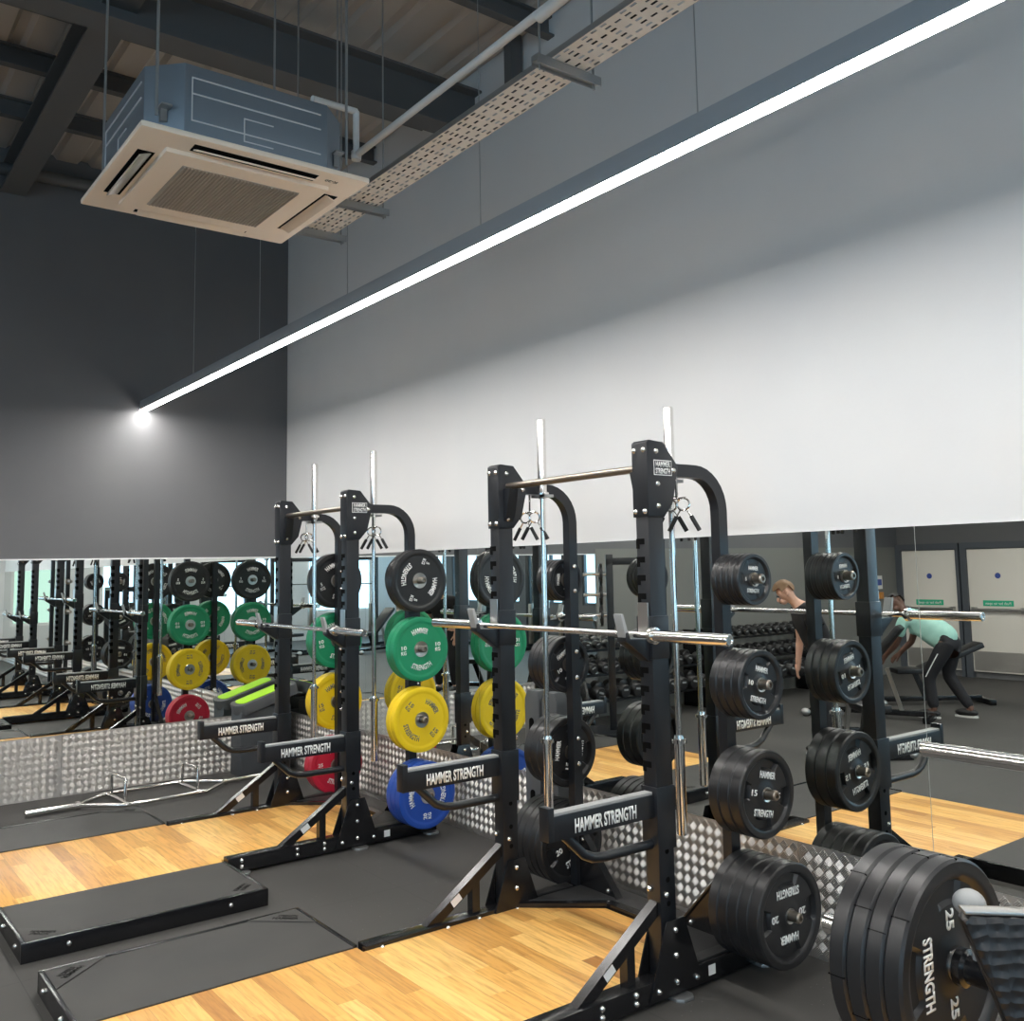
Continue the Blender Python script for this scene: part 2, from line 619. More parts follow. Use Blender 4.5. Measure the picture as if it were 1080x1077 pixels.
# lower mirrors and tread plates
ZP, ZM = 0.520, 2.016
def panels(along, cuts, kind):
    for a, b in zip(cuts, cuts[1:]):
        yield a + 0.0015, b - 0.0015
MX = [0.0, 1.70, 3.42, 5.137, 6.85, 8.57, 10.29, 12.0, 13.7, 15.99]
mlab = ['in the corner behind the far rack', 'behind the coloured plates', 'between the two nearer racks',
        'right behind the nearest rack', 'showing the man in mint', 'right of frame behind the third rack',
        'beyond the third rack', 'further along the pale wall', 'at the far end of the pale wall']
for (a, b), lb in zip(panels('x', MX, 0), mlab):
    o = MB().box(a, b, -0.006, 0.0, ZP, ZM).build('wall_mirror', M_mirror)
    tag(o, 'frameless gym mirror on pale wall, ' + lb, 'mirror', 'mirror panels on the pale wall')
MY = [-4.13, -2.75, -1.38, -0.008]
for (a, b), lb in zip(panels('y', MY, 0), ('left of frame', 'at left photo edge above the hex bar', 'nearest the corner')):
    o = MB().box(0.0, 0.006, a, b, ZP, ZM).build('wall_mirror', M_mirror)
    tag(o, 'frameless gym mirror on the charcoal wall, ' + lb, 'mirror', 'mirror panels on the charcoal wall')
for y in MY[1:3]:
    pass
o = MB().box(0.0, 0.012, -4.13, -0.008, ZM, ZM + 0.012).build('trim_2', M_bezel); o['kind'] = 'structure'
def tread(a, b, along):
    """tread sheet with raised five-bar pattern, stood against a wall"""
    mb = MB()
    if along == 'x': mb.box(a, b, -0.006, 0.0, 0.0, ZP - 0.001)
    else: mb.box(0.0, 0.006, a, b, 0.0, ZP - 0.001)
    cell, q = 0.0405, 0.70710678
    L, wd, hh = 0.0190, 0.0033, 0.0026
    def pt(u, z, d):
        return (u, -0.006 - d, z) if along == 'x' else (0.006 + d, u, z)
    n = int((b - a + ZP) / (cell * q)) + 4
    bm = mb.bm
    for i in range(-n, n):
        for j in range(-n, n):
            cu, cz = a + (i - j) * cell * q, (i + j) * cell * q
            if not (a + 0.02 < cu < b - 0.02 and 0.02 < cz < ZP - 0.02):
                continue
            d = (q, q) if (i + j) % 2 else (-q, q)
            e = (-d[1], d[0])
            for k in range(-2, 3):
                ou, oz = cu + e[0] * k * 0.0074, cz + e[1] * k * 0.0074
                l = L * (1.0 - 0.05 * abs(k))
                A = [bm.verts.new(pt(ou + d[0] * s1 * l + e[0] * s2 * wd, oz + d[1] * s1 * l + e[1] * s2 * wd, 0.0)) for s1, s2 in ((-1, -1), (1, -1), (1, 1), (-1, 1))]
                T = [bm.verts.new(pt(ou + d[0] * s1 * l * 0.82, oz + d[1] * s1 * l * 0.82, hh)) for s1 in (-1, 1)]
                for f in ((A[0], A[1], T[1], T[0]), (A[2], A[3], T[0], T[1]), (A[1], A[2], T[1]), (A[3], A[0], T[0])):
                    nf = bm.faces.new(f)
                    nf.normal_update()
                    nn = nf.normal
                    if (along == 'x' and nn.y > 0) or (along == 'y' and nn.x < 0):
                        nf.normal_flip()
    return mb.build('tread_plate', M_tp)
TPX = [0.0, 2.45, 4.02, 6.14, 8.6, 11.0, 13.5, 15.99]
tl = ['in the corner behind the far rack', 'behind the leaning grey step platforms', 'behind the near rack', 'right of the near rack beside the loaded bar', 'behind the third rack', 'beyond the third rack', 'at the far end of the pale wall']
for (a, b), lb in zip(panels('x', TPX, 0), tl):
    o = tread(a, b, 'x')
    tag(o, 'diamond tread plate kickboard on pale wall ' + lb, 'kick plate', 'tread plates on the pale wall')
TPY_ = [-4.13, -2.02, -0.44]
for (a, b), lb in zip(panels('y', TPY_, 0), ('left part, reaching the photo edge', 'right part, behind the chrome hex bar')):
    o = tread(a, b, 'y')
    tag(o, 'diamond tread plate kickboard on charcoal wall, ' + lb, 'kick plate', 'tread plates on the charcoal wall')
struct('trim_3', MB().box(0.0, 0.010, YF, -4.14, 0.0, 2.09), M_wallg)
struct('trim_4', MB().box(0.012, 6.85, YF, YF + 0.010, 0.0, 2.09), M_wallg) if False else None

# suspended linear lights
def linear_light(y, x0, x1, label, wires):
    t = thing('linear_light', label, 'ceiling light', (0, y, 3.39), group='suspended linear lights')
    MB().box(x0, x1, -0.034, 0.034, 0.004, 0.090, 0.002).build('housing', M_ledh, t)
    MB().box(x0, x1, -0.031, 0.031, 0.0, 0.0035).build('diffuser', M_led, t)
    for wx in wires:
        MB().tube([(wx, 0, 0.09), (wx, 0, ZR - 0.10 - 3.39)], 0.0025, 6).build('suspension_wire', M_zinc, t)
    return t
linear_light(-1.41, 0.012, 15.6, 'long glowing linear light running along the pale wall', (1.4, 2.8, 4.15, 5.54, 6.93, 8.4, 10.0))
linear_light(-4.6, 0.012, 15.6, 'second linear light, out of frame above the bench area', (1.5, 4.5, 7.5, 10.5))
linear_light(-7.8, 0.012, 15.6, 'third linear light, out of frame above the dumbbell racks', (1.5, 4.5, 7.5, 10.5))

# ================================================================== racks
RACK1, SP = 5.466, 2.967
RACK2, RACK0 = RACK1 - SP, RACK1 + SP
HW = 0.5785          # half spacing of the uprights
HR = 0.5685          # half spacing of the rear posts
UY0, UY1 = -0.895, -0.800
RY = -0.3652
RB = -0.6            # root y
BOLT = MB().ball((0, 0, 0), 0.0135, seg=10, rings=6).mesh('bolt', M_bolt)
SLOT = MB().prism([(-0.041, -0.032), (-0.020, -0.032), (-0.020, -0.013), (0.012, -0.013), (0.012, 0.013), (-0.041, 0.013)], 'y', -0.0015, 0.03).mesh('slot', M_blackd)
def sh(mb):
    return mb.xform(Matrix.Translation((0, -RB, 0)))

def make_rack(cx, label, bar_z, arm_dz, pegs):
    t = thing('squat_rack', label, 'squat rack', (cx, RB, 0), group='squat racks along the mirror wall')
    P = lambda name, mb, m, par=t: sh(mb).build(name, m, par)
    def bolts(pts, par=t):
        for q in pts:
            link('bolt', BOLT, par, (q[0], q[1] - RB, q[2]))
    for sd in (-1, 1):
        xc = sd * HW
        up = P('upright', MB().box(xc - 0.040, xc + 0.040, UY0, UY1, 0.10, 2.42, 0.004), M_black)
        # keyhole slots, cut look on the front face
        z = 1.975
        while z > 0.95:
            if not (bar_z - 0.11 < z < bar_z + 0.16):
                link('slot', SLOT, up, (xc, UY0 - RB, z))
            z -= 0.082
        for z in (0.62, 0.50, 0.40):
            sh(MB().lathe([(xc + 0.0405, 0.0), (xc + 0.0405, 0.012), (xc + 0.0395, 0.012)], 'x', 12, (0, -0.845, z))).build('pin_hole', M_blackd, up)
        # head gusset
        g = [(UY0 - 0.006, 2.085), (UY1, 2.085), (-0.742, 2.150), (-0.700, 2.320), (-0.795, 2.430), (UY0 + 0.01, 2.436), (UY0 - 0.006, 2.424)]
        P('head_gusset', MB().prism(g, 'x', xc - 0.050, xc + 0.050, 0.003), M_black)
        for s2 in (-1, 1):
            xf = xc + s2 * 0.0505
            bolts([(xf, -0.845, 2.385), (xf, -0.84, 2.135), (xf, -0.735, 2.30), (xf, -0.84, 2.235)])
        bolts([(xc - 0.03, UY0 - 0.006, 2.39), (xc + 0.03, UY0 - 0.006, 2.39), (xc - 0.03, UY0 - 0.006, 2.11), (xc + 0.03, UY0 - 0.006, 2.11)])
        # bent rear post
        xr = sd * HR
        zc = 2.308
        rad = 0.185
        path = [(xr, -0.74, zc), (xr, RY - rad, zc)] + arc_pts((RY - rad, zc - rad), rad, PI / 2, 0, 8, 'yz', xr)[1:] + [(xr, RY, 0.10)]
        P('rear_post', MB().sweep(path, [(-0.030, -0.027), (0.030, -0.027), (0.030, 0.027), (-0.030, 0.027)], up=(1, 0, 0)), M_black)
        bolts([(xr + 0.030, RY, zz) for zz in (1.87, 1.73, 1.385, 1.24, 0.90, 0.76)])
        # base beam, foot gusset, braces
        P('base_beam', MB().box(xc - 0.040, xc + 0.046, -1.705, -0.19, 0.016, 0.104, 0.004), M_steelblk)
        g = [(-0.875, 0.332), (-0.765, 0.332), (-0.655, 0.025), (-0.985, 0.025)]
        P('foot_gusset', MB().prism(g, 'x', xc + 0.0465, xc + 0.0545, 0.002), M_steelblk)
        P('foot_gusset', MB().prism(g, 'x', xc - 0.0505, xc - 0.0425, 0.002), M_steelblk)
        for s2, xf in ((1, xc + 0.0555), (-1, xc - 0.0515)):
            bolts([(xf, -0.825, 0.29), (xf, -0.825, 0.185), (xf, -0.825, 0.075), (xf, -0.935, 0.062), (xf, -0.70, 0.062)])
        bolts([(xc + 0.047, yy, zz) for yy in (-1.06, -1.25, -1.62) for zz in (0.045, 0.08)])
        P('front_brace', MB().sweep([(xc, -0.88, 0.395), (xc, -1.36, 0.078)], [(-0.025, -0.024), (0.025, -0.024), (0.025, 0.024), (-0.025, 0.024)], up=(0, -0.5, 1)), M_steelblk)
        bolts([(xc - 0.02, UY0 - 0.004, 0.46), (xc + 0.041, -0.86, 0.44), (xc - 0.041, -0.86, 0.44)])
        P('brace_strut', MB().box(xc - 0.024, xc + 0.024, -1.085, -1.040, 0.10, 0.285), M_steelblk)
        lb = MB().box(-0.0005, 0.0005, -0.030, 0.030, -0.019, 0.019)
        lb.xform(Matrix.Translation((xc + 0.0255, -1.185, 0.194)) @ Matrix.Rotation(R(33.4), 4, 'X'))
        P('warning_sticker', lb, M_sticker)
        lb = MB().box(xc + 0.0462, xc + 0.0468, -0.615, -0.570, 0.040, 0.084)
        P('warning_sticker', lb, M_sticker)
        # rear triangular web between the post and the rear beam
        def XI(v): return sd * v
        P('rear_web', MB().prism([(XI(0.535), 0.43), (XI(0.535), 0.10), (XI(0.225), 0.10)], 'y', RY - 0.012, RY - 0.004, 0.0015), M_steelblk)
        P('web_flange', MB().sweep([(XI(0.537), RY - 0.004, 0.435), (XI(0.222), RY - 0.004, 0.102)], [(-0.022, -0.004), (0.022, -0.004), (0.022, 0.004), (-0.022, 0.004)], up=(XI(-0.7), 0, 0.7)), M_steelblk)
        P('rear_spar', MB().box(min(XI(0.2), XI(0.54)), max(XI(0.2), XI(0.54)), RY - 0.03, RY + 0.03, 0.04, 0.10, 0.003), M_steelblk)
        bolts([(XI(0.50), RY - 0.012, 0.36), (XI(0.30), RY - 0.012, 0.13)])
        # feet
        for yy in (-0.80, -1.62, -0.24):
            P('foot_plate', MB().prism([(xc + 0.02, yy - 0.05), (xc + 0.075, yy - 0.05), (xc + 0.100, yy - 0.028), (xc + 0.100, yy + 0.028), (xc + 0.075, yy + 0.05), (xc + 0.02, yy + 0.05)], 'z', 0.0, 0.014, 0.002), M_zinc)
        # weight storage pegs
        for zz, pl_ in zip((1.794, 1.310, 0.818, 0.312), pegs):
            x0, x1 = sd * (HR + 0.030), sd * (HR + 0.030 + pl_)
            pg = MB().lathe([(x0, 0.0), (x0, 0.045), (x0 + sd * 0.008, 0.045), (x0 + sd * 0.008, 0.0235), (x1 - sd * 0.006, 0.0235), (x1, 0.018), (x1, 0.011), (x1 - sd * 0.012, 0.010), (x1 - sd * 0.012, 0.0)], 'x', 20, (0, RY, zz))
            P('storage_peg', pg, M_gun)
        # upright bar holder under the tube
        xb = sd * 0.495
        P('bar_holder', MB().box(min(xb, sd * 0.55), max(xb, sd * 0.55), -0.645, -0.595, 2.262, 2.272).box(xb - 0.05, xb - 0.022, -0.66, -0.58, 2.256, 2.272).box(xb + 0.022, xb + 0.05, -0.66, -0.58, 2.256, 2.272).box(xb - 0.05, xb + 0.05, -0.66, -0.645, 2.256, 2.272), M_zinc)
        P('collar_hook', MB().tube([(xr, -0.655, 2.285), (xr, -0.655, 2.20), (xr, -0.655, 2.178)], 0.006, 8).tube([(xr - 0.06, -0.655, 2.178), (xr + 0.06, -0.655, 2.178)], 0.0055, 8), M_chrome)
        # J hook
        zb = bar_z
        P('hook_sleeve', MB().box(xc - 0.047, xc + 0.047, UY0 - 0.008, UY1 + 0.006, zb - 0.115, zb + 0.075, 0.003), M_black)
        yb = -0.995
        jp = [(UY0 - 0.008, zb - 0.125), (UY0 - 0.008, zb - 0.024), (yb - 0.020, zb - 0.019), (yb - 0.032, zb + 0.012), (yb - 0.046, zb + 0.008), (yb - 0.045, zb - 0.03)]
        jh = P('bar_hook', MB().prism(jp, 'x', xc - 0.030, xc + 0.030, 0.002), M_black)
        lp = [(yb - 0.020, zb - 0.019), (yb - 0.056, zb + 0.092), (yb - 0.070, zb + 0.090), (yb - 0.046, zb - 0.012)]
        sh(MB().prism(lp, 'x', xc - 0.026, xc + 0.026, 0.003)).build('hook_lip', M_liner, jh)
        sh(MB().box(xc - 0.026, xc + 0.026, yb - 0.018, UY0 - 0.008, zb - 0.024, zb - 0.0165)).build('hook_liner', M_liner, jh)
        sh(MB().box(xc - 0.032, xc + 0.032, UY0 - 0.014, UY0 - 0.008, zb - 0.02, zb + 0.135)).build('back_plate', M_steel, jh)
        # safety arm
        za = 0.875 + arm_dz
        P('arm_sleeve', MB().box(xc - 0.049, xc + 0.049, UY0 - 0.010, UY1 + 0.008, za - 0.245, za + 0.022, 0.003), M_black)
        arm = P('safety_arm', MB().box(xc - 0.030, xc + 0.030, -1.470, UY0 - 0.010, za - 0.105, za - 0.008, 0.004).box(xc - 0.031, xc + 0.031, -1.495, -1.465, za - 0.105, za + 0.028, 0.003), M_black)
        sh(MB().box(xc - 0.024, xc + 0.024, -1.466, UY0 - 0.012, za - 0.008, za + 0.004, 0.002)).build('wear_strip', M_liner, arm)
        hp = [(xc, -1.40, za - 0.09), (xc, -1.335, za - 0.150)] + [(xc, -1.29, za - 0.192), (xc, -1.24, za - 0.214), (xc, -1.18, za - 0.222), (xc, UY0 - 0.005, za - 0.222)]
        P('hook_tube', MB().sweep(hp, [(0.021 * math.cos(2 * PI * i / 10), 0.021 * math.sin(2 * PI * i / 10)) for i in range(10)], up=(1, 0, 0), smooth=True), M_black)
        for fx, T in ((xc + 0.0302, TX), (xc - 0.0302, TNX)):
            me = text_mesh('HAMMER STRENGTH', 0.052, M_white, 'lettering', 0.03)
            fit_width(me, 0.345)
            me.transform(Matrix.Translation((fx, -1.185 - RB, za - 0.060)) @ T)
            link('lettering', me, arm)
    # pull-up bar with its brackets
    P('pull_up_bar', MB().tube([(-HW + 0.05, -0.835, 2.315), (HW - 0.05, -0.835, 2.315)], 0.0185, 16), M_gun)
    for sd in (-1, 1):
        xi = sd * (HW - 0.05)
        P('bar_bracket', MB().prism([(xi, 2.30), (xi - sd * 0.055, 2.30), (xi - sd * 0.02, 2.15), (xi, 2.12)], 'y', -0.865, -0.805), M_black)
    # maker's badge on the outside of the right head gusset
    for sd in (1, -1):
        xf = sd * (HW + 0.0506)
        bd = P('badge', MB().box(min(xf, xf + sd * 0.001), max(xf, xf + sd * 0.001), -0.860, -0.745, 2.275, 2.345), M_sticker)
        sh(MB().box(min(xf, xf + sd * 0.0016), max(xf, xf + sd * 0.0016), -0.856, -0.749, 2.279, 2.341)).build('badge_face', M_black, bd)
        for k, w in enumerate(('HAMMER', 'STRENGTH')):
            me = fit_width(text_mesh(w, 0.024, M_white, 'lettering', 0.02, depth=0.0006), 0.092)
            me.transform(Matrix.Translation((xf + sd * 0.0016, -0.8025 - RB, 2.326 - 0.031 * k)) @ (TX if sd > 0 else TNX))
            link('lettering', me, bd)
    # cross frame with cut corners and the treaded deck behind it
    rp = [(-HW + 0.03, -0.80, 0.074), (-0.235, -0.435, 0.074), (0.235, -0.435, 0.074), (HW - 0.03, -0.80, 0.074)]
    P('cross_frame', MB().sweep(rp, [(-0.028, -0.03), (0.028, -0.03), (0.028, 0.03), (-0.028, 0.03)], up=(0, 0, 1)), M_steelblk)
    P('rear_beam', MB().box(-HW + 0.04, HW - 0.04, -0.25, -0.19, 0.016, 0.104, 0.003), M_steelblk)
    dk = [(-HW + 0.045, -0.76), (-0.245, -0.405), (0.245, -0.405), (HW - 0.045, -0.76), (HW - 0.045, -0.255), (-HW + 0.045, -0.255)]
    P('tread_deck', MB().prism(dk, 'z', 0.085, 0.106, 0.002), M_tread)
    for sd in (-1, 1):
        xc = sd * HW
        P('side_tread', MB().box(xc - 0.036, xc + 0.030, -0.745, -0.42, 0.104, 0.112, 0.002), M_tread)
    return t

def make_platform(cx, label):
    t = thing('lifting_platform', label, 'lifting platform', (cx, -1.8, 0), group='oak and rubber lifting platforms')
    yo = 1.8
    wp = [(-0.60, -2.95), (0.60, -2.95), (0.60, -1.72), (0.535, -1.72), (0.535, -0.83), (0.215, -0.475), (-0.215, -0.475), (-0.535, -0.83), (-0.535, -1.72), (-0.60, -1.72)]
    MB().prism([(x, y + yo) for x, y in wp], 'z', 0.0, 0.084, 0.0015).build('oak_deck', M_oak, t)
    for sd in (-1, 1):
        def X(v): return sd * v
        def bx(mb, a, b, y0, y1, z0, z1, bv=0.0):
            return mb.box(min(X(a), X(b)), max(X(a), X(b)), y0 + yo, y1 + yo, z0, z1, bv)
        fr = MB()
        bx(fr, 1.262, 1.285, -2.965, -1.715, 0.0, 0.094, 0.003)
        bx(fr, 0.605, 1.262, -2.965, -2.942, 0.0, 0.094, 0.003)
        bx(fr, 0.605, 1.262, -1.738, -1.715, 0.0, 0.094, 0.003)
        f = fr.build('edge_frame', M_steelblk, t)
        for q in ((1.286, -1.93, 0.05), (1.286, -2.75, 0.05)):
            link('bolt', BOLT, f, (X(q[0]), q[1] + yo, q[2]))
        for q in ((0.80, -2.966, 0.05), (1.15, -2.966, 0.05)):
            link('bolt', BOLT, f, (X(q[0]), q[1] + yo, q[2]))
        bx(MB(), 0.602, 1.262, -2.942, -1.738, 0.0, 0.090).build('rubber_insert', M_plat, t)
        for yc, sg in ((-1.738, -1), (-2.942, 1)):
            tri = [(X(1.262), yc + yo), (X(1.02), yc + yo), (X(1.262), yc + sg * 0.26 + yo)]
            if True:
                cp = MB().prism(tri, 'z', 0.0905, 0.0955, 0.001).build('corner_plate', M_plat, t)
            for k, w in enumerate(('HAMMER', 'STRENGTH')):
                me = fit_width(text_mesh(w, 0.026, M_blackd, 'lettering', 0.02, depth=0.0006), 0.10 + 0.035 * (1 - k))
                ang = math.atan2(sg * 0.26, -0.242 * sd)
                a = math.atan2(sg * 0.26, 0.242 * sd) if False else (R(-47) * sd * sg * -1)
                mid = Vector((X(1.165 + 0.022 * k), yc + sg * (0.098 - 0.024 * k) + yo, 0.0956))
                me.transform(Matrix.Translation(mid) @ Matrix.Rotation(a, 4, 'Z'))
                link('lettering', me, cp)
    return t

RZ = {RACK1: (1.566, 0.0, (0.225, 0.24, 0.25, 0.35)), RACK2: (1.4695, -0.118, (0.17, 0.175, 0.18, 0.25)), RACK0: (1.255, 0.0, (0.225, 0.24, 0.25, 0.35))}
for cx, lb in ((RACK1, 'nearest black squat rack, full height in view, holding black plates'),
               (RACK2, 'far black squat rack in the corner, holding coloured bumper plates'),
               (RACK0, 'third squat rack, mostly past the right edge, only its low bar in view')):
    make_rack(cx, lb, *RZ[cx])
for cx, lb in ((RACK1, 'nearest oak lifting platform with black rubber side, bottom of the photo'),
               (RACK2, 'far oak lifting platform with raised black rubber side, left of the photo'),
               (RACK0, 'third oak lifting platform past the right edge, seen only in the mirror')):
    make_platform(cx, lb)

# ------------------------------------------------------------------ barbells
def make_barbell(label, group, length=2.2):
    t = thing('barbell', label, 'barbell', group=group)
    hs = length / 2 - 0.445
    MB().lathe([(-hs - 0.02, 0), (-hs - 0.02, 0.0142), (hs + 0.02, 0.0142), (hs + 0.02, 0)], 'x', 16).build('shaft', M_chrome, t)
    for sd in (-1, 1):
        x0, x1 = sd * (hs + 0.03), sd * length / 2
        MB().lathe([(x0, 0.0), (x0, 0.025), (x1 - sd * 0.004, 0.025), (x1, 0.0215), (x1, 0.017), (x1 - sd * 0.005, 0.016), (x1 - sd * 0.005, 0.0)], 'x', 20).build('sleeve', M_chrome, t)
        MB().lathe([(sd * (hs - 0.005), 0.0), (sd * (hs - 0.005), 0.0215), (sd * (hs + 0.010), 0.024), (sd * (hs + 0.012), 0.037), (sd * (hs + 0.030), 0.037), (sd * (hs + 0.032), 0.026), (sd * (hs + 0.032), 0.0)], 'x', 20).build('collar', M_chrome, t)
    return t
BY = -0.995
bar = make_barbell('chrome barbell resting on the nearest rack hooks', 'barbells racked on the hooks')
bar.location = (RACK1 + 0.056, BY, 1.566)
dup(bar, (RACK2 - 0.035, BY, 1.4695), None, 'chrome barbell resting on the far corner rack hooks')
dup(bar, (RACK0 + 0.085, BY, 1.255), None, 'chrome barbell at right edge, set low on the third rack')
GV = 'spare barbells stored upright on the racks'
VY = (0, -PI / 2, 0)
for cx, sd, lb, zt in ((RACK1, -1, 'upright spare barbell behind the left post of nearest rack', 2.700),
                       (RACK2, -1, 'upright spare barbell behind the left post of far corner rack', 2.735),
                       (RACK2, 1, 'upright spare barbell behind the right post of far corner rack', 2.735)):
    dup(bar, (cx + sd * 0.495, -0.62, zt - 1.1), VY, lb, GV)
b2 = make_barbell('shorter upright spare barbell behind the right post of nearest rack', GV, 2.0)
b2.location = (RACK1 + 0.497, -0.62, 2.625 - 1.0)
b2.rotation_euler = VY

# ------------------------------------------------------------------ spring collars on the hooks
def make_clip(label):
    t = thing('spring_collar', label, 'spring collar', group='spring collars hung on the racks')
    n = 40
    MB().tube([(0.006 * (i / n * 3 - 1.5), 0.029 * math.sin(2 * PI * i * 3 / n), 0.029 * math.cos(2 * PI * i * 3 / n)) for i in range(n + 1)], 0.0048, 6).build('coil', M_chrome, t)
    for sd in (-1, 1):
        MB().tube([(sd * 0.006, sd * 0.014, -0.024), (sd * 0.008, sd * 0.036, -0.058)], 0.004, 6).build('handle_wire', M_chrome, t)
        MB().tube([(sd * 0.008, sd * 0.035, -0.056), (sd * 0.012, sd * 0.072, -0.124)], 0.0105, 8).build('grip', M_grip, t)
    return t
clip = None
for cx, nm in ((RACK1, 'nearest'), (RACK2, 'far corner')):
    for sd, s1 in ((-1, 'left'), (1, 'right')):
        for k, s2 in ((-1, 'outer'), (1, 'inner')):
            lb = '%s of two black-handled spring collars under the %s tube of %s rack' % (s2, s1, nm)
            loc = (cx + sd * HR - sd * k * 0.042, -0.655, 2.1478)
            rot = (0, 0, R((-45 if nm == 'nearest' else -28) + 9 * k))
            if clip is None:
                clip = make_clip(lb)
                clip.location, clip.rotation_euler = loc, rot
            else:
                dup(clip, loc, rot, lb)

# ------------------------------------------------------------------ weight plates
def polar_plate(rad, th, kind):
    """height-field discs; axis x, faces at +-th/2"""
    mb = MB()
    nr, na = 15, 96
    fr = [0.13, 0.17, 0.20, 0.28, 0.36, 0.44, 0.52, 0.56, 0.60, 0.70, 0.78, 0.82, 0.86, 0.885, 0.93, 0.97, 1.0]
    def h(f, a):
        if kind == 'bumper':
            if f < 0.20: return -0.004
            if f < 0.28: return -0.003
            if f < 0.86: return -0.006
            if f < 0.89: return 0.0
            if f < 0.95: return 0.0
            return -0.004 if f > 0.99 else -0.001
        hh = -0.012
        if f <= 0.20: hh = -0.004
        if f >= 0.86: hh = 0.0
        if f >= 0.82 and f < 0.86: hh = -0.004
        if f >= 0.99: hh = -0.006
        # four grip pockets
        d = abs((a / (PI / 2)) - round(a / (PI / 2))) * 90
        w = 24 if int(round(a / (PI / 2))) % 2 == 1 else 18
        if 0.585 < f < 0.80 and d < w:
            hh = -min(0.48 * th, 0.030)
        return hh
    faces = []
    for sg in (-1, 1):
        rings = []
        for f in fr:
            ring = []
            for i in range(na):
                a = 2 * PI * i / na
                ring.append(mb.bm.verts.new((sg * (th / 2 + h(f, a)), rad * f * math.cos(a), rad * f * math.sin(a))))
            rings.append(ring)
        for A, B in zip(rings, rings[1:]):
            for i in range(na):
                j = (i + 1) % na
                q = (A[i], A[j], B[j], B[i])
                mb.bm.faces.new(q if sg > 0 else q[::-1])
        faces.append(rings)
    for k in (-1, 0):
        A, B = faces[0][k], faces[1][k]
        for i in range(na):
            j = (i + 1) % na
            q = (A[i], A[j], B[j], B[i])
            mb.bm.faces.new(q if k == -1 else q[::-1])
    for f in mb.bm.faces:
        f.smooth = True
    return mb

PC = {}
def plate_meshes(key):
    if key in PC:
        return PC[key]
    rad, th, kind, m, num, ink = SPEC[key]
    body = polar_plate(rad, th, kind).mesh('plate_body', m, 35)
    hub = MB().lathe([(-th / 2 + 0.002, 0.0258), (-th / 2 + 0.002, 0.058 if kind == 'bumper' else 0.034), (-th / 2 - 0.001, 0.055 if kind == 'bumper' else 0.033), (th / 2 + 0.001, 0.055 if kind == 'bumper' else 0.033), (th / 2 - 0.002, 0.0258), (-th / 2 + 0.002, 0.0258)], 'x', 28).mesh('hub_ring', M_steel)
    lets = []
    for sg, T in ((1, TX), (-1, TNX)):
        base = th / 2 - (0.006 if kind == 'bumper' else 0.012)
        parts = []
        if kind == 'bumper':
            r1, hh, w1, w2 = 0.66 * rad, 0.036, 0.135, 0.165
        else:
            r1, hh, w1, w2 = 0.43 * rad, 0.150 * rad, 0.56 * rad, 0.68 * rad
        a = fit_width(text_mesh('HAMMER', hh, ink, bold=0.03), w1)
        b = fit_width(text_mesh('STRENGTH', hh, ink, bold=0.03), w2)
        if kind == 'bumper':
            arc_bend(a, r1 - hh / 2)
            arc_bend(b, r1 + hh / 2 - hh, True)
        else:
            a.transform(Matrix.Translation((0, r1, 0)))
            b.transform(Matrix.Translation((0, -r1, 0)))
        parts += [a, b]
        for sx in (-1, 1):
            if kind == 'bumper':
                n1 = fit_width(text_mesh(num, 0.026, ink, bold=0.03), 0.042 if len(num) > 1 else 0.016)
                n1.transform(Matrix.Translation((sx * 0.62 * rad, 0.020, 0)))
                n2 = fit_width(text_mesh('KG', 0.024, ink, bold=0.03), 0.042)
                n2.transform(Matrix.Translation((sx * 0.62 * rad, -0.016, 0)))
                parts += [n1, n2]
            else:
                n1 = fit_width(text_mesh(num, 0.13 * rad, ink, bold=0.03), (0.20 if len(num) > 1 else 0.09) * rad)
                n1.transform(Matrix.Translation((sx * 0.42 * rad, 0, 0)))
                parts.append(n1)
        bm = bmesh.new()
        for q in parts:
            q.transform(Matrix.Translation((sg * base, 0, 0)) @ T)
            bm.from_mesh(q)
            bpy.data.meshes.remove(q)
        me = bpy.data.meshes.new('lettering')
        bm.to_mesh(me)
        bm.free()
        me.materials.append(ink)
        lets.append(me)
    PC[key] = (body, hub, lets)
    return PC[key]

SPEC = {
    'u5': (0.122, 0.033, 'urethane', M_urth, '5', M_white), 'u10': (0.160, 0.045, 'urethane', M_urth, '10', M_white),
    'u15': (0.196, 0.062, 'urethane', M_urth, '15', M_white), 'u20': (0.226, 0.057, 'urethane', M_urth, '20', M_white),
    'u25': (0.222, 0.044, 'urethane', M_urth, '25', M_white),
    'b5': (0.225, 0.050, 'bumper', M_rub, '5', M_white), 'b10': (0.225, 0.056, 'bumper', M_green, '10', M_white),
    'b15': (0.225, 0.058, 'bumper', M_yellow, '15', M_greyink), 'b20': (0.225, 0.062, 'bumper', M_blue, '20', M_white),
    'b25': (0.225, 0.066, 'bumper', M_red, '25', M_white)}
WORD = {'u5': 'small black', 'u10': 'medium-small black', 'u15': 'medium-large black', 'u20': 'large black', 'u25': 'large black 25 kilo',
        'b5': 'black bumper', 'b10': 'green bumper', 'b15': 'yellow bumper', 'b20': 'blue bumper', 'b25': 'red bumper'}
ORD = ['innermost', 'second', 'third', 'fourth', 'fifth']
def plate(key, x, y, z, rotx, label, group, sides):
    body, hub, lets = plate_meshes(key)
    t = thing('weight_plate', label, 'weight plate', (x, y, z), (rotx, 0, 0), group)
    link('plate_body', body, t)
    link('hub_ring', hub, t)
    for s in sides:
        link('lettering', lets[0 if s > 0 else 1], t)
    if key == 'u25':
        for k in range(6):
            link('rim_seam', SEAM, t, None, (R(60 * k + 23), 0, 0))
    return t
SEAM = MB().box(-0.0205, 0.0205, -0.0012, 0.0012, 0.2185, 0.2224).mesh('rim_seam', M_blackd)
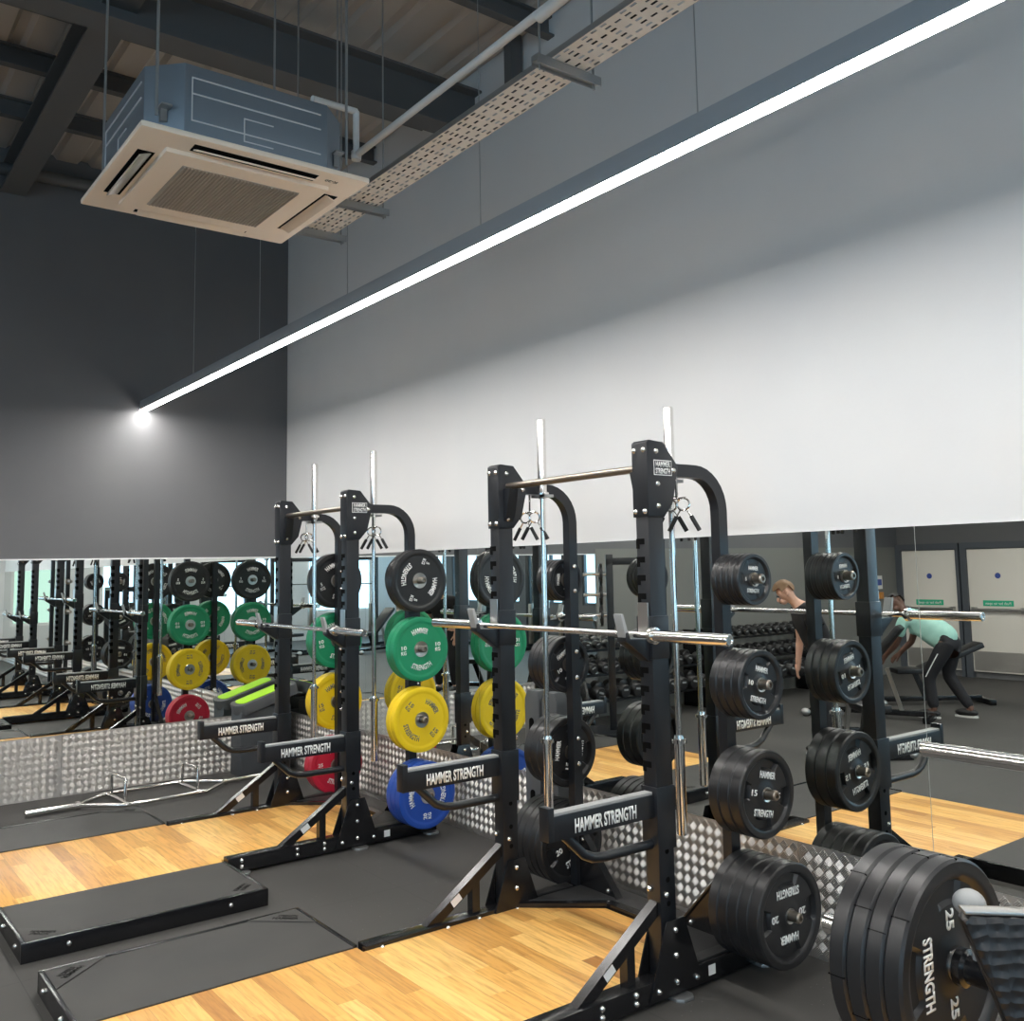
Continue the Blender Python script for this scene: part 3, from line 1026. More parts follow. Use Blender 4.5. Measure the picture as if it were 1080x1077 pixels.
def stack(cx, sd, key, n, zz, rots, where):
    rad, th = SPEC[key][0], SPEC[key][1]
    x = HR + 0.030 + 0.009
    for i in range(n):
        xc = cx + sd * (x + th / 2)
        lab = '%s plate, %s of stack, %s' % (WORD[key], ORD[i] if i < n - 1 or n == 1 else 'outermost', where)
        if n == 1: lab = '%s weight plate alone on %s' % (WORD[key], where)
        sides = []
        if i == n - 1: sides.append(sd)
        if i == 0: sides.append(-sd)
        plate(key, xc, RY, zz - 0.0025, rots[i % len(rots)], lab, 'plates stored on the racks', sides)
        x += th + 0.0008
TZ = (1.794, 1.310, 0.818, 0.312)
# nearest rack
for key, n, zz, rot, tier in (('u5', 5, TZ[0], -4, 'top peg'), ('u10', 4, TZ[1], -14, 'second peg'), ('u15', 3, TZ[2], -13, 'third peg'), ('u20', 5, TZ[3], 180, 'lowest peg')):
    stack(RACK1, 1, key, n, zz, [R(rot)] if n == 1 else [R(random.uniform(0, 360)) for _ in range(n - 1)] + [R(rot)], 'right %s of nearest rack' % tier)
for key, n, zz, rot, tier in (('u5', 4, TZ[0], 85, 'top peg'), ('u10', 4, TZ[1], 30, 'second peg'), ('u15', 3, TZ[2], 80, 'third peg'), ('u20', 5, TZ[3], 20, 'lowest peg')):
    stack(RACK1, -1, key, n, zz, [R(rot)] + [R(random.uniform(0, 360)) for _ in range(n - 1)], 'left %s of nearest rack' % tier)
# far corner rack
for key, n, zz, rot, tier in (('b5', 2, TZ[0], 248, 'top peg'), ('b10', 2, TZ[1], 3, 'second peg'), ('b15', 2, TZ[2], -45, 'third peg'), ('b20', 3, TZ[3], 90, 'lowest peg')):
    stack(RACK2, 1, key, n, zz, [R(random.uniform(0, 360)) for _ in range(n - 1)] + [R(rot)], 'right %s of far corner rack' % tier)
for key, n, zz, rot, tier in (('b5', 2, TZ[0], 0, 'top peg'), ('b10', 2, TZ[1], 0, 'second peg'), ('b15', 2, TZ[2], 90, 'third peg'), ('b25', 2, TZ[3], 45, 'lowest peg')):
    stack(RACK2, -1, key, n, zz, [R(random.uniform(0, 30)), R(rot)], 'left %s of far corner rack' % tier)
# third rack (only its mirror image can be seen)
for key, n, zz, sd in (('u10', 3, TZ[1], -1), ('u15', 3, TZ[2], -1)):
    pass

# plates on the bar end at bottom right
PLX, PLY, PLZ = 7.995, -1.872, 0.980
x = PLX
for i in range(4):
    lab = ['large black 25 kilo plate, front of the four at bottom right, lettering showing', 'large black plate second from the front of four at bottom right',
           'large black plate third from the front of four at bottom right', 'large black plate rearmost of four at bottom right'][i]
    plate('u25', x - 0.022, PLY, PLZ, [R(-90), R(40), R(150), R(10)][i], lab, 'plates on the loaded bar', [1] if i == 0 else [])
    x -= 0.0448
mc = thing('lever_machine', 'black lever machine with embossed pad and loaded peg, cut by bottom right corner', 'gym machine', (8.62, -1.9, 0))
def ML(mb): return mb.xform(Matrix.Translation((-8.62, 1.9, 0)))
ML(MB().lathe([(7.655, 0.0), (7.655, 0.012), (7.660, 0.0235), (8.000, 0.0235), (8.000, 0.0)], 'x', 24, (0, PLY, PLZ))).build('loading_peg', M_chrome, mc)
ML(MB().lathe([(8.000, 0.0), (8.000, 0.040), (8.018, 0.040), (8.024, 0.030), (8.62, 0.030), (8.62, 0.0)], 'x', 24, (0, PLY, PLZ))).build('lever_tube', M_steelblk, mc)
ML(MB().tube([(8.045, PLY, PLZ + 0.02), (8.045, PLY - 0.02, PLZ + 0.12)], 0.012, 10).ball((8.045, PLY - 0.025, PLZ + 0.150), 0.032, 1.1, 1, 0.9)).build('release_knob', M_liner, mc)
ML(MB().sweep([(8.62, PLY, PLZ), (8.62, PLY, 0.06)], [(-0.04, -0.03), (0.04, -0.03), (0.04, 0.03), (-0.04, 0.03)], up=(1, 0, 0))).build('lever_post', M_steelblk, mc)
ML(MB().box(8.40, 9.50, -1.94, -1.80, 0.0, 0.07, 0.006)).build('base_frame', M_steelblk, mc)
ML(MB().box(8.58, 8.66, -2.60, -1.30, 0.0, 0.07, 0.006)).build('base_frame', M_steelblk, mc)
PADM = Matrix.Translation((8.143 - 8.62, -2.125 + 1.9, 0)) @ Matrix.Rotation(R(48), 4, 'Z')
pm = MB().prism([(0.0, 1.184), (0.012, 1.196), (0.24, 1.190), (0.24, 0.86), (0.112, 0.86), (0.085, 0.95), (0.052, 1.045), (0.018, 1.135)], 'y', -0.045, 0.0, 0.008).xform(PADM)
pm.build('seat_pad', M_hexpad, mc)
MB().prism([(0.004, 1.197), (0.24, 1.191), (0.24, 1.197), (0.004, 1.203)], 'y', -0.040, -0.004, 0.001).xform(PADM).build('pad_rim', M_steel, mc)
MB().box(0.20, 0.60, -0.03, -0.012, 0.93, 0.98, 0.003).xform(PADM).build('pad_bracket', M_steelblk, mc)
# ------------------------------------------------------------------ hex bar on the floor
def hexbar():
    t = thing('hex_trap_bar', 'chrome hexagonal trap bar lying on the floor by the charcoal wall', 'trap bar', (0.0, 0.0, 0.0))
    a, b = Vector((0.50, -0.40, 0.030)), Vector((0.62, -2.40, 0.030))
    d = (b - a).normalized()
    n = Vector((-d.y, d.x, 0))
    c = (a + b) / 2
    def q(u, v, z=0.030): return c + d * u + n * v + Vector((0, 0, z - 0.030))
    ring = [q(-0.62, 0), q(-0.33, 0.27), q(0.33, 0.27), q(0.62, 0), q(0.33, -0.27), q(-0.33, -0.27)]
    MB().tube(ring, 0.017, 12, closed=True).build('hex_frame', M_chrome, t)
    for sd in (-1, 1):
        MB().tube([q(sd * 0.60, 0), q(sd * 1.00, 0)], 0.025, 16).build('sleeve', M_chrome, t)
        MB().tube([q(sd * 0.60, 0), q(sd * 0.635, 0)], 0.034, 16).build('collar', M_chrome, t)
        MB().tube([q(sd * 0.30, -0.285), q(sd * 0.30, 0.285)], 0.015, 12).build('cross_bar', M_chrome, t)
        MB().tube([q(sd * 0.30, -0.17), q(sd * 0.30, -0.17, 0.20), q(sd * 0.30, -0.155, 0.215), q(sd * 0.30, 0.155, 0.215), q(sd * 0.30, 0.17, 0.20), q(sd * 0.30, 0.17)], 0.0125, 12).build('raised_handle', M_chrome, t)
    return t
hexbar()

# ------------------------------------------------------------------ deck step in the corner
def deck_step():
    t = thing('deck_step', 'grey deck bench with sloping lime top by the corner', 'step bench', (0.24, -0.325, 0))
    prof = []
    yb0, yb1 = -0.31, 0.245
    def stad(w, l, n=8):
        pts = []
        for i in range(n + 1):
            a = -PI / 2 + PI * i / n
            pts.append((w * math.sin(-a) if False else w * math.cos(a + PI / 2), l / 2 + w * 0.35 * math.sin(a + PI / 2)))
        for i in range(n + 1):
            a = PI / 2 + PI * i / n
            pts.append((w * math.cos(a + PI / 2), -l / 2 + w * 0.35 * math.sin(a + PI / 2)))
        return pts
    tilt = Matrix.Translation((0, -0.0, 0.735)) @ Matrix.Rotation(R(17), 4, 'X')
    MB().prism(stad(0.165, 0.50), 'z', -0.10, 0.0, 0.015).xform(tilt).build('deck_shell', M_greypl2, t)
    MB().prism(stad(0.118, 0.44), 'z', 0.0, 0.006, 0.002).xform(tilt).build('lime_top', M_lime, t)
    MB().box(-0.13, 0.13, -0.26, 0.225, 0.0, 0.62, 0.012).build('riser_body', M_greypl, t)
    return t
deck_step()

# two grey moulded step platforms standing on end against the mirror wall
def tall_step(x, label):
    t = thing('step_platform', label, 'step platform', (x, -0.06, 0), (0, 0, 0), 'grey step platforms stood on end')
    MB().prism([(-0.065, 0.0), (0.065, 0.0), (0.078, 0.08), (0.078, 1.02), (0.05, 1.08), (-0.05, 1.08), (-0.078, 1.02), (-0.078, 0.08)], 'y', -0.055, 0.045, 0.016).build('moulded_shell', M_greypl2, t)
    for sx in (0.0,):
        for zz in (0.33, 0.78):
            pts = []
            for i in range(12):
                a = 2 * PI * i / 12
                pts.append((sx + 0.026 * math.cos(a), zz + (0.10 if math.sin(a) > 0 else -0.10) + 0.026 * math.sin(a)))
            MB().prism(pts, 'y', -0.0585, -0.04, 0.002).build('oval_slot', M_blackd, t)
    return t
tall_step(4.17, 'left of two grey moulded step platforms stood on end')
tall_step(4.35, 'right of two grey moulded step platforms stood on end')

# ================================================================== overhead services
def ac_unit():
    cx, cy, zb = 5.129, -2.509, 3.514
    t = thing('ceiling_cassette', 'suspended ceiling air conditioner with cream fascia', 'air conditioner', (cx, cy, zb))
    h, c = 0.42, 0.12
    oc = [(-h + c, -h), (h - c, -h), (h, -h + c), (h, h - c), (h - c, h), (-h + c, h), (-h, h - c), (-h, -h + c)]
    cas = MB().prism(oc, 'z', 0.045, 0.345, 0.003).build('casing', M_galv, t)
    # pressed ribs on the four sides, edge glint painted in a paler colour
    for ang in range(4):
        mb = MB()
        rm = Matrix.Rotation(ang * PI / 2, 4, 'Z')
        for z0, z1, z2 in ((0.29, 0.295, 0), (0.225, 0.230, 0), (0.115, 0.120, 0)):
            mb.box(h, h + 0.004, -0.27, 0.27, z0, z1)
        mb.box(h, h + 0.004, -0.06, 0.06, 0.18, 0.184).box(h, h + 0.004, -0.06, 0.06, 0.085, 0.089).box(h, h + 0.004, -0.064, -0.060, 0.085, 0.184)
        mb.box(h, h + 0.004, -0.274, -0.270, 0.115, 0.295)
        mb.xform(rm).build('pressed_rib', M_galv_glint, cas)
    # fascia : frame of four sides with slots
    fz0, fz1 = 0.0, 0.045
    H = 0.475
    fa = MB()
    fa.box(-H, H, -H, H, 0.020, fz1, 0.010)
    fa.box(-0.345, 0.345, -0.345, 0.345, 0.0, 0.0205, 0.006)
    f = fa.build('fascia_panel', M_cream, t)
    MB().box(-0.25, 0.25, -0.25, 0.25, -0.003, 0.0, 0.001).build('grille_backing', M_grille, f)
    gr = MB()
    for i in range(34):
        y = -0.243 + i * 0.0147
        gr.box(-0.245, 0.245, y, y + 0.006, -0.007, -0.003)
    gr.build('intake_grille', M_grille, f)
    for ang in range(4):
        rm = Matrix.Rotation(ang * PI / 2, 4, 'Z')
        MB().box(0.362, 0.428, -0.26, 0.26, 0.0185, 0.0205).xform(rm).build('air_slot', M_blackd, f)
        m2 = MB().box(-0.026, 0.022, -0.25, 0.25, -0.003, 0.003, 0.002).xform(rm @ Matrix.Translation((0.398, 0, 0.010)) @ Matrix.Rotation(R(22), 4, 'Y'))
        m2.build('louvre', M_steel if ang == 3 else M_cream, f)
    for sx, sy in ((-1, -1), (1, -1), (1, 1), (-1, 1)):
        x, y = sx * 0.365, sy * 0.365
        MB().box(x - 0.05, x + 0.05, y - 0.02, y + 0.02, 0.155, 0.163).box(x - 0.012, x + 0.012, y - 0.012, y + 0.012, 0.105, 0.155).build('hanger_bracket', M_zinc, t)
        x2, y2 = x + sx * 0.035, y + sy * 0.035
        MB().tube([(x2, y2, 0.11), (x2, y2, ZR - 0.1 - zb)], 0.006, 8).build('hanger_rod', M_zinc, t)
    me = text_mesh('K-20', 0.020, M_greyink, 'lettering', 0.02, depth=0.0006)
    me.transform(Matrix.Translation((0.40, 0.33, 0.0195)) @ Matrix.Rotation(PI, 4, 'X') @ Matrix.Rotation(PI / 2, 4, 'Z'))
    link('lettering', me, f)
    return t
ac_unit()

# perforated cable tray
def tray():
    y0, y1, zb = -1.735, -1.555, 3.80
    t = thing('cable_tray', 'perforated galvanised cable tray hung along the pale wall', 'cable tray', (0, (y0 + y1) / 2, zb))
    yo = -(y0 + y1) / 2
    mb = MB()
    x0, x1 = 4.15, 12.0
    # perforated bottom: grid with real slots
    rows = [y0 + 0.0]
    cell, slot, nr = 0.052, 0.030, 7
    wy = (y1 - y0) / nr
    vs = {}
    def V(x, y):
        k = (round(x, 5), round(y, 5))
        if k not in vs:
            vs[k] = mb.bm.verts.new((x, y + yo, 0))
        return vs[k]
    nx = int((9.2 - 4.15) / cell)
    for i in range(nx):
        xa = 4.15 + i * cell
        for r in range(nr):
            ya = y0 + r * wy
            off = cell / 2 if False else 0
            xs = [xa, xa + 0.011, xa + 0.011 + slot, xa + cell]
            ys = [ya, ya + wy * 0.30, ya + wy * 0.70, ya + wy]
            solid = ((i + (r % 2) * 2) % 4 == 3)
            for a in range(3):
                for b in range(3):
                    if a == 1 and b == 1 and not solid:
                        continue
                    mb.bm.faces.new((V(xs[a], ys[b]), V(xs[a], ys[b + 1]), V(xs[a + 1], ys[b + 1]), V(xs[a + 1], ys[b])))
    bmesh.ops.recalc_face_normals(mb.bm, faces=mb.bm.faces)
    mb.build('tray_bed', M_tray, t)
    MB().box(4.15 + nx * cell, x1, y0 + yo, y1 + yo, 0.0, 0.0015).build('tray_bed', M_tray, t)
    for yy in (y0, y1):
        MB().box(x0, x1, yy - 0.001 + yo, yy + 0.001 + yo, 0.0, 0.025).build('side_flange', M_zinc, t)
    for x in (4.27, 4.77, 6.48, 8.2, 10.2):
        br = MB().box(x - 0.02, x + 0.02, y0 - 0.07 + yo, y1 + 0.07 + yo, -0.026, -0.003).box(x - 0.02, x - 0.016, y0 - 0.07 + yo, y1 + 0.07 + yo, -0.040, -0.026).box(x + 0.016, x + 0.02, y0 - 0.07 + yo, y1 + 0.07 + yo, -0.040, -0.026)
        br.build('strut_bracket', M_zinc, t)
        for yy in (y0 - 0.045, y1 + 0.045):
            MB().tube([(x, yy + yo, -0.055), (x, yy + yo, ZR - 0.1 - zb)], 0.005, 6).build('hanger_rod', M_zinc, t)
    # cables lying in it
    for k, yy in enumerate((y0 + 0.04, y0 + 0.075, y0 + 0.12)):
        MB().tube([(x0, yy + yo, 0.010), (x1, yy + yo, 0.010)], 0.008, 8).build('cable', M_grip if k else M_frame, t)
tray()
# condensate pipe
cp = thing('condensate_pipe', 'white plastic drain pipe rising from the air conditioner', 'pipe', (5.05, -1.83, 3.9))
def PP(pts, r=0.016): return MB().tube([(x - 5.05, y + 1.83, z - 3.9) for x, y, z in pts], r, 12)
PP([(5.08, -1.83, 3.90), (5.08, -1.83, 4.13)]).build('riser', M_pvc, cp)
PP([(5.08, -1.83, 4.13), (5.13, -2.085, 4.10)]).build('elbow_pipe', M_pvc, cp)
PP([(5.08, -1.83, 3.905), (11.0, -1.87, 3.93)], 0.017).build('long_run', M_pvc, cp)
PP([(5.08, -1.83, 3.88), (5.08, -1.83, 3.925)], 0.024).ball((0.03, 0, 0), 0.026).build('bend_fitting', M_pvc, cp)
PP([(6.55, -1.835, 3.90), (6.75, -1.84, 3.905)], 0.022).build('coupling', M_pvc, cp)

# ================================================================== things seen only in the mirrors
# fire doors in the wall opposite the mirrors
def fire_door(n, x0, x1):
    t = thing('door_%d' % n, None, None, (x0, YF, 0))
    t['kind'] = 'structure'
    w = x1 - x0
    MB().box(0, w, 0.0, 0.05, 0.10, 2.02, 0.004).build('door_leaf', M_door, t)
    MB().box(-0.10, 0.0, 0.0, 0.09, 0.0, 2.13).box(w, w + 0.055, 0.0, 0.09, 0.0, 2.13).box(0.0, w, 0.0, 0.09, 2.03, 2.13).build('door_frame', M_frame, t)
    pb = MB().tube([(0.08, 0.12, 1.07), (w - 0.08, 0.12, 1.07)], 0.024, 10).box(0.06, 0.12, 0.05, 0.14, 1.03, 1.11).box(w - 0.12, w - 0.06, 0.05, 0.14, 1.03, 1.11)
    pb.build('push_bar', M_steel, t)
    s = MB().box(0.22, 0.70, 0.05, 0.055, 1.125, 1.215).build('push_bar_sign', M_sgn, t)
    me = fit_width(text_mesh('Push bar to open', 0.042, M_white, depth=0.001), 0.40)
    me.transform(Matrix.Translation((0.46, 0.0555, 1.17)) @ TPY)
    link('lettering', me, s)
    MB().lathe([(0.05, 0.0), (0.05, 0.045), (0.055, 0.045), (0.055, 0.0)], 'y', 20, (w * 0.5, 0, 1.60)).build('round_sign', M_sblue, t)
    MB().box(0.02, w - 0.02, 0.05, 0.055, 0.12, 0.42).build('door_kick_plate', M_tp, t)
fire_door(1, 0.11, 1.07)
fire_door(2, 1.25, 2.21)
struct('trim_5', MB().box(2.40, 6.7, YF, YF + 0.012, 0.0, 2.09), M_wallg)
sg = tag(MB().box(0.010, 0.016, -10.48, -10.30, 1.40, 1.62).build('fire_action_notice', M_white), 'small white and blue fire notice seen in mirror beside doors', 'sign')
MB().box(0.016, 0.017, -10.46, -10.32, 1.46, 1.56).build('blue_panel', M_sblue, sg)
cpnt = tag(MB().box(0.010, 0.06, -10.44, -10.34, 1.24, 1.35, 0.008).build('fire_call_point', M_orange), 'orange fire call point seen in mirror below the notice', 'call point')

# dumbbell racks along the charcoal wall
def db_rack(yc, label):
    t = thing('dumbbell_rack', label, 'dumbbell rack', (0.36, yc, 0), group='dumbbell racks by the charcoal wall')
    for zz, xx in ((0.90, -0.10), (0.62, -0.02), (0.32, 0.06)):
        mb = MB().box(xx - 0.17, xx - 0.13, -1.08, 1.08, zz - 0.02, zz + 0.005).box(xx + 0.13, xx + 0.17, -1.08, 1.08, zz - 0.05, zz - 0.025)
        mb.build('shelf', M_steelblk, t)
    for sy in (-1.09, 1.09):
        MB().prism([(-0.32, 0.0), (0.33, 0.0), (0.33, 0.08), (0.26, 0.30), (-0.0, 1.0), (-0.30, 1.0)], 'y', sy - 0.02, sy + 0.02, 0.004).build('side_frame', M_steelblk, t)
    return t
db_rack(-4.55, 'dumbbell rack seen in mirror left of the nearest rack right post')
db_rack(-6.95, 'dumbbell rack seen in mirror behind the man in black')
def make_db(r, label):
    t = thing('dumbbell', label, 'dumbbell', group='dumbbells on the wall racks')
    MB().tube([(-0.075, 0, 0), (0.075, 0, 0)], 0.016, 10).build('handle', M_chrome, t)
    for sd in (-1, 1):
        hd = MB().lathe([(sd * 0.062, 0.0), (sd * 0.062, r * 0.8), (sd * 0.075, r), (sd * (0.075 + r * 1.15), r), (sd * (0.09 + r * 1.15), r * 0.86), (sd * (0.09 + r * 1.15), 0.0)], 'x', 20).build('head', M_urth, t)
        xe = sorted((sd * (0.0900 + r * 1.15), sd * (0.0908 + r * 1.15)))
        MB().prism([(-r * 0.42, r * 0.10), (r * 0.42, r * 0.10), (r * 0.42, r * 0.36), (-r * 0.42, r * 0.36)], 'x', *xe).build('pale_mark', M_liner, hd)
    return t
TIER = ((0.90, -0.10, 0.052, 12, 'top'), (0.62, -0.02, 0.066, 11, 'middle'), (0.32, 0.06, 0.083, 10, 'bottom'))
for rk, yc in (('left', -4.55), ('right', -6.95)):
    for zz, xx, r, n, nm in TIER:
        proto = None
        for i in range(n):
            y = yc - 1.0 + 2.0 * (i + 0.5) / n
            loc = (0.36 + xx, y, zz - 0.022 + r + 0.012)
            rot = (R(random.uniform(-25, 25)), R(7), 0)
            lb = 'black round dumbbell on the %s tier of the mirrored %s dumbbell rack' % (nm, rk)
            if proto is None:
                proto = make_db(r, lb)
                proto.location, proto.rotation_euler = loc, rot
                proto['group'] = 'dumbbells on the %s tier of the %s rack' % (nm, rk)
            else:
                dup(proto, loc, rot)

# adjustable benches
def make_bench(loc, rz, back, label):
    """long axis x: foot end at +x; backrest hinges near x=0.15 and rises towards -x"""
    t = thing('adjustable_bench', label, 'bench', loc, (0, 0, rz), 'adjustable benches')
    MB().box(-0.62, 0.70, -0.045, 0.045, 0.045, 0.105, 0.006).build('base_rail', M_steelblk, t)
    MB().box(-0.70, -0.62, -0.26, 0.26, 0.0, 0.07, 0.006).build('rear_foot', M_steelblk, t)
    MB().box(0.70, 0.77, -0.22, 0.22, 0.0, 0.06, 0.006).build('front_foot', M_steelblk, t)
    for sy in (-0.22, 0.22):
        MB().ball((0.735, sy, 0.05), 0.05, 1.2, 1, 0.9).build('foot_cap', M_zinc, t)
    MB().sweep([(0.10, 0, 0.09), (0.22, 0, 0.40)], [(-0.03, -0.03), (0.03, -0.03), (0.03, 0.03), (-0.03, 0.03)]).build('seat_post', M_steelblk, t)
    MB().sweep([(-0.35, 0, 0.09), (-0.20, 0, 0.40 + 0.25 * math.sin(back))], [(-0.02, -0.02), (0.02, -0.02), (0.02, 0.02), (-0.02, 0.02)]).build('back_strut', M_steel, t)
    MB().box(0.16, 0.50, -0.15, 0.15, 0.40, 0.47, 0.02).build('seat_pad', M_pad, t)
    bp = MB().box(-0.86, 0.0, -0.14, 0.14, 0.0, 0.075, 0.02).xform(Matrix.Translation((0.14, 0, 0.40)) @ Matrix.Rotation(back, 4, 'Y'))
    bp.build('back_pad', M_pad, t)
    return t
make_bench((2.36, -6.42, 0), R(160), R(50), 'steeply inclined black bench under the man in mint, in mirror')
make_bench((2.29, -7.92, 0), R(128), R(22), 'low inclined black bench right of the man in mint, in mirror')
make_bench((3.30, -4.75, 0), R(35), R(35), 'inclined black bench under the hand of man in black, in mirror')

# people ------------------------------------------------------------
def skin_mesh(name, verts, edges, radii, m, root=0, sub=2):
    me = bpy.data.meshes.new(name)
    me.from_pydata(verts, edges, [])
    o = bpy.data.objects.new(name, me)
    COL.objects.link(o)
    md = o.modifiers.new('skin', 'SKIN')
    md.use_smooth_shade = True
    ly = me.skin_vertices[0].data
    for i, r in enumerate(radii):
        ly[i].radius = (r, r) if not isinstance(r, tuple) else r
        ly[i].use_root = (i == root)
    sb = o.modifiers.new('sub', 'SUBSURF')
    sb.levels = sub
    sb.render_levels = sub
    dg = bpy.context.evaluated_depsgraph_get()
    me2 = bpy.data.meshes.new_from_object(o.evaluated_get(dg))
    bpy.data.objects.remove(o)
    bpy.data.meshes.remove(me)
    me2.name = name
    me2.materials.clear()
    me2.materials.append(m)
    for p_ in me2.polygons:
        p_.use_smooth = True
    return me2

def lerp(a, b, t): return a + (b - a) * t
def person(label, J, skin, shirt, trousers, hair, cap, bags=1.0, sleeves=True):
    """J: joint dict of world points"""
    J = {k: Vector(v) for k, v in J.items()}
    root = Vector((J['pelvis'].x, J['pelvis'].y, 0))
    t = thing('person', label, 'person', tuple(root))
    L = {k: v - root for k, v in J.items()}
    V, E, Rr = [], [], []
    def add(p, r, par=None):
        V.append(tuple(p)); Rr.append(r)
        if par is not None: E.append((par, len(V) - 1))
        return len(V) - 1
    pel = add(L['pelvis'], 0.125)
    mid = add(lerp(L['pelvis'], L['chest'], 0.5), 0.115, pel)
    che = add(L['chest'], 0.125, mid)
    nb = add(L['neck'], 0.062, che)
    nk = add(lerp(L['neck'], L['head'], 0.45), 0.052, nb)
    hd0 = add(lerp(L['neck'], L['head'], 0.85), 0.075, nk)
    fdir = L['face'].normalized()
    upd = (L['head'] - L['neck']).normalized()
    hd1 = add(L['head'] + upd * 0.045, 0.090, hd0)
    add(L['head'] + upd * 0.115, 0.055, hd1)
    hands = []
    for s in ('l', 'r'):
        sh_ = add(L['sh_' + s], 0.062, che)
        el = add(L['el_' + s], 0.042, sh_)
        fm = add(lerp(L['el_' + s], L['wr_' + s], 0.4), 0.040, el)
        wr = add(L['wr_' + s], 0.027, fm)
        d = (L['wr_' + s] - L['el_' + s]).normalized()
        side = d.cross(fdir)
        side = side.normalized() if side.length > 0.1 else Vector((0, 0, 1))
        pl = add(L['wr_' + s] + d * 0.055, 0.034, wr)
        for k in range(4):
            o_ = side * (0.024 - 0.016 * k)
            ln = (0.070, 0.080, 0.075, 0.058)[k]
            f1 = add(L['wr_' + s] + d * 0.098 + o_, 0.0095, pl)
            f2 = add(L['wr_' + s] + d * (0.098 + ln * 0.55) + o_ - fdir * 0.008, 0.009, f1)
            add(L['wr_' + s] + d * (0.095 + ln * 0.9) + o_ - fdir * 0.028, 0.008, f2)
        th = add(L['wr_' + s] + d * 0.045 + side * 0.045, 0.012, wr)
        add(L['wr_' + s] + d * 0.085 + side * 0.062, 0.010, th)
        hp = add(L['hip_' + s], 0.095, pel)
        kn = add(L['kn_' + s], 0.060, hp)
        cf = add(lerp(L['kn_' + s], L['an_' + s], 0.35), 0.058, kn)
        an = add(L['an_' + s], 0.040, cf)
        add(L['toe_' + s], 0.034, an)
    body = skin_mesh('body', V, E, Rr, skin, pel)
    # nose, ears joined into the body mesh
    bm = bmesh.new()
    bm.from_mesh(body)
    hc = L['head'] + upd * 0.03
    right = fdir.cross(upd).normalized()
    f2 = upd.cross(right).normalized()
    if f2.dot(fdir) < 0: f2 = -f2
    tmp = MB()
    tmp.ball(hc + f2 * 0.100 - upd * 0.015, 0.016, 1, 1, 1.4, 8, 6)
    tmp.ball(hc + right * 0.084 - upd * 0.01, 0.024, 0.8, 0.8, 1.2, 8, 6)
    tmp.ball(hc - right * 0.084 - upd * 0.01, 0.024, 0.8, 0.8, 1.2, 8, 6)
    tmp.ball(hc + f2 * 0.070 - upd * 0.062, 0.040, 1, 1, 0.8, 10, 6)
    me = bpy.data.meshes.new('t')
    tmp.bm.to_mesh(me); tmp.bm.free()
    bm.from_mesh(me)
    bm.to_mesh(body)
    bm.free()
    bpy.data.meshes.remove(me)
    for p_ in body.polygons: p_.use_smooth = True
    bo = link('body', body, t)
    for sd in (-1, 1):
        MB().ball(hc + f2 * 0.082 + right * sd * 0.034 + upd * 0.012, 0.0075, seg=8, rings=6).build('eye', M_hairk, t)
    MB().ball(hc + f2 * 0.103 - upd * 0.052, 0.014, 1, 1, 0.5, 8, 6).build('mouth', M_red if False else M_skin2, t)
    # shirt
    V, E, Rr = [], [], []
    pel = add(lerp(L['pelvis'], L['chest'], -0.22), 0.160 * max(1.0, bags * 0.95))
    mid = add(lerp(L['pelvis'], L['chest'], 0.5), 0.142 * bags, pel)
    che = add(L['chest'], 0.155 * bags, mid)
    nb = add(lerp(L['chest'], L['neck'], 0.82), 0.085, che)
    for s in ('l', 'r'):
        sh_ = add(L['sh_' + s], 0.080, che)
        add(lerp(L['sh_' + s], L['el_' + s], 0.75), 0.070, sh_)
    link('t_shirt', skin_mesh('t_shirt', V, E, Rr, shirt, pel), t)
    # trousers
    V, E, Rr = [], [], []
    wst = add(L['pelvis'] + (L['chest'] - L['pelvis']) * 0.22, 0.125)
    pel = add(L['pelvis'], 0.135, wst)
    for s in ('l', 'r'):
        hp = add(L['hip_' + s], 0.112, pel)
        kn = add(L['kn_' + s], 0.082, hp)
        cf = add(lerp(L['kn_' + s], L['an_' + s], 0.4), 0.076, kn)
        add(lerp(L['kn_' + s], L['an_' + s], 0.96), 0.062, cf)
    link('trousers', skin_mesh('trousers', V, E, Rr, trousers, pel), t)
    for s in ('l', 'r'):
        a, b = L['an_' + s], L['toe_' + s]
        d = (b - a); d.z = 0; d.normalize()
        ang = math.atan2(d.y, d.x)
        c = a + d * 0.07
        so = MB().ball((0, 0, 0), 0.05, 2.75, 0.95, 0.95, 16, 10).xform(Matrix.Translation((c.x, c.y, 0.058)) @ Matrix.Rotation(ang, 4, 'Z')).build('shoe', M_shoe, t)
        MB().prism([(0.14 * math.cos(2 * PI * i / 16), 0.048 * math.sin(2 * PI * i / 16)) for i in range(16)], 'z', 0.0, 0.022, 0.004).xform(Matrix.Translation((c.x, c.y, 0.0)) @ Matrix.Rotation(ang, 4, 'Z')).build('sole', M_sole, so)
    # hair or cap
    rotm = Matrix((right, f2, upd)).transposed().to_4x4()
    hm = MB()
    g = bmesh.ops.create_uvsphere(hm.bm, u_segments=20, v_segments=14, radius=1.0)
    kill = [v for v in hm.bm.verts if (v.co.z < 0.12 and v.co.y > -0.35) or v.co.z < -0.50 or (v.co.y > 0.50 and v.co.z < 0.62)]
    bmesh.ops.delete(hm.bm, geom=kill, context='VERTS')
    for v in hm.bm.verts:
        k = 1.0 + (0.03 * math.sin(v.co.x * 23 + v.co.y * 31) if not cap else 0)
        v.co = Vector((v.co.x * 0.096 * k, v.co.y * 0.110 * k, v.co.z * 0.112 * k))
    bmesh.ops.solidify(hm.bm, geom=list(hm.bm.faces), thickness=0.008)
    for f_ in hm.bm.faces: f_.smooth = True
    hm.xform(Matrix.Translation(hc + upd * 0.012) @ rotm)
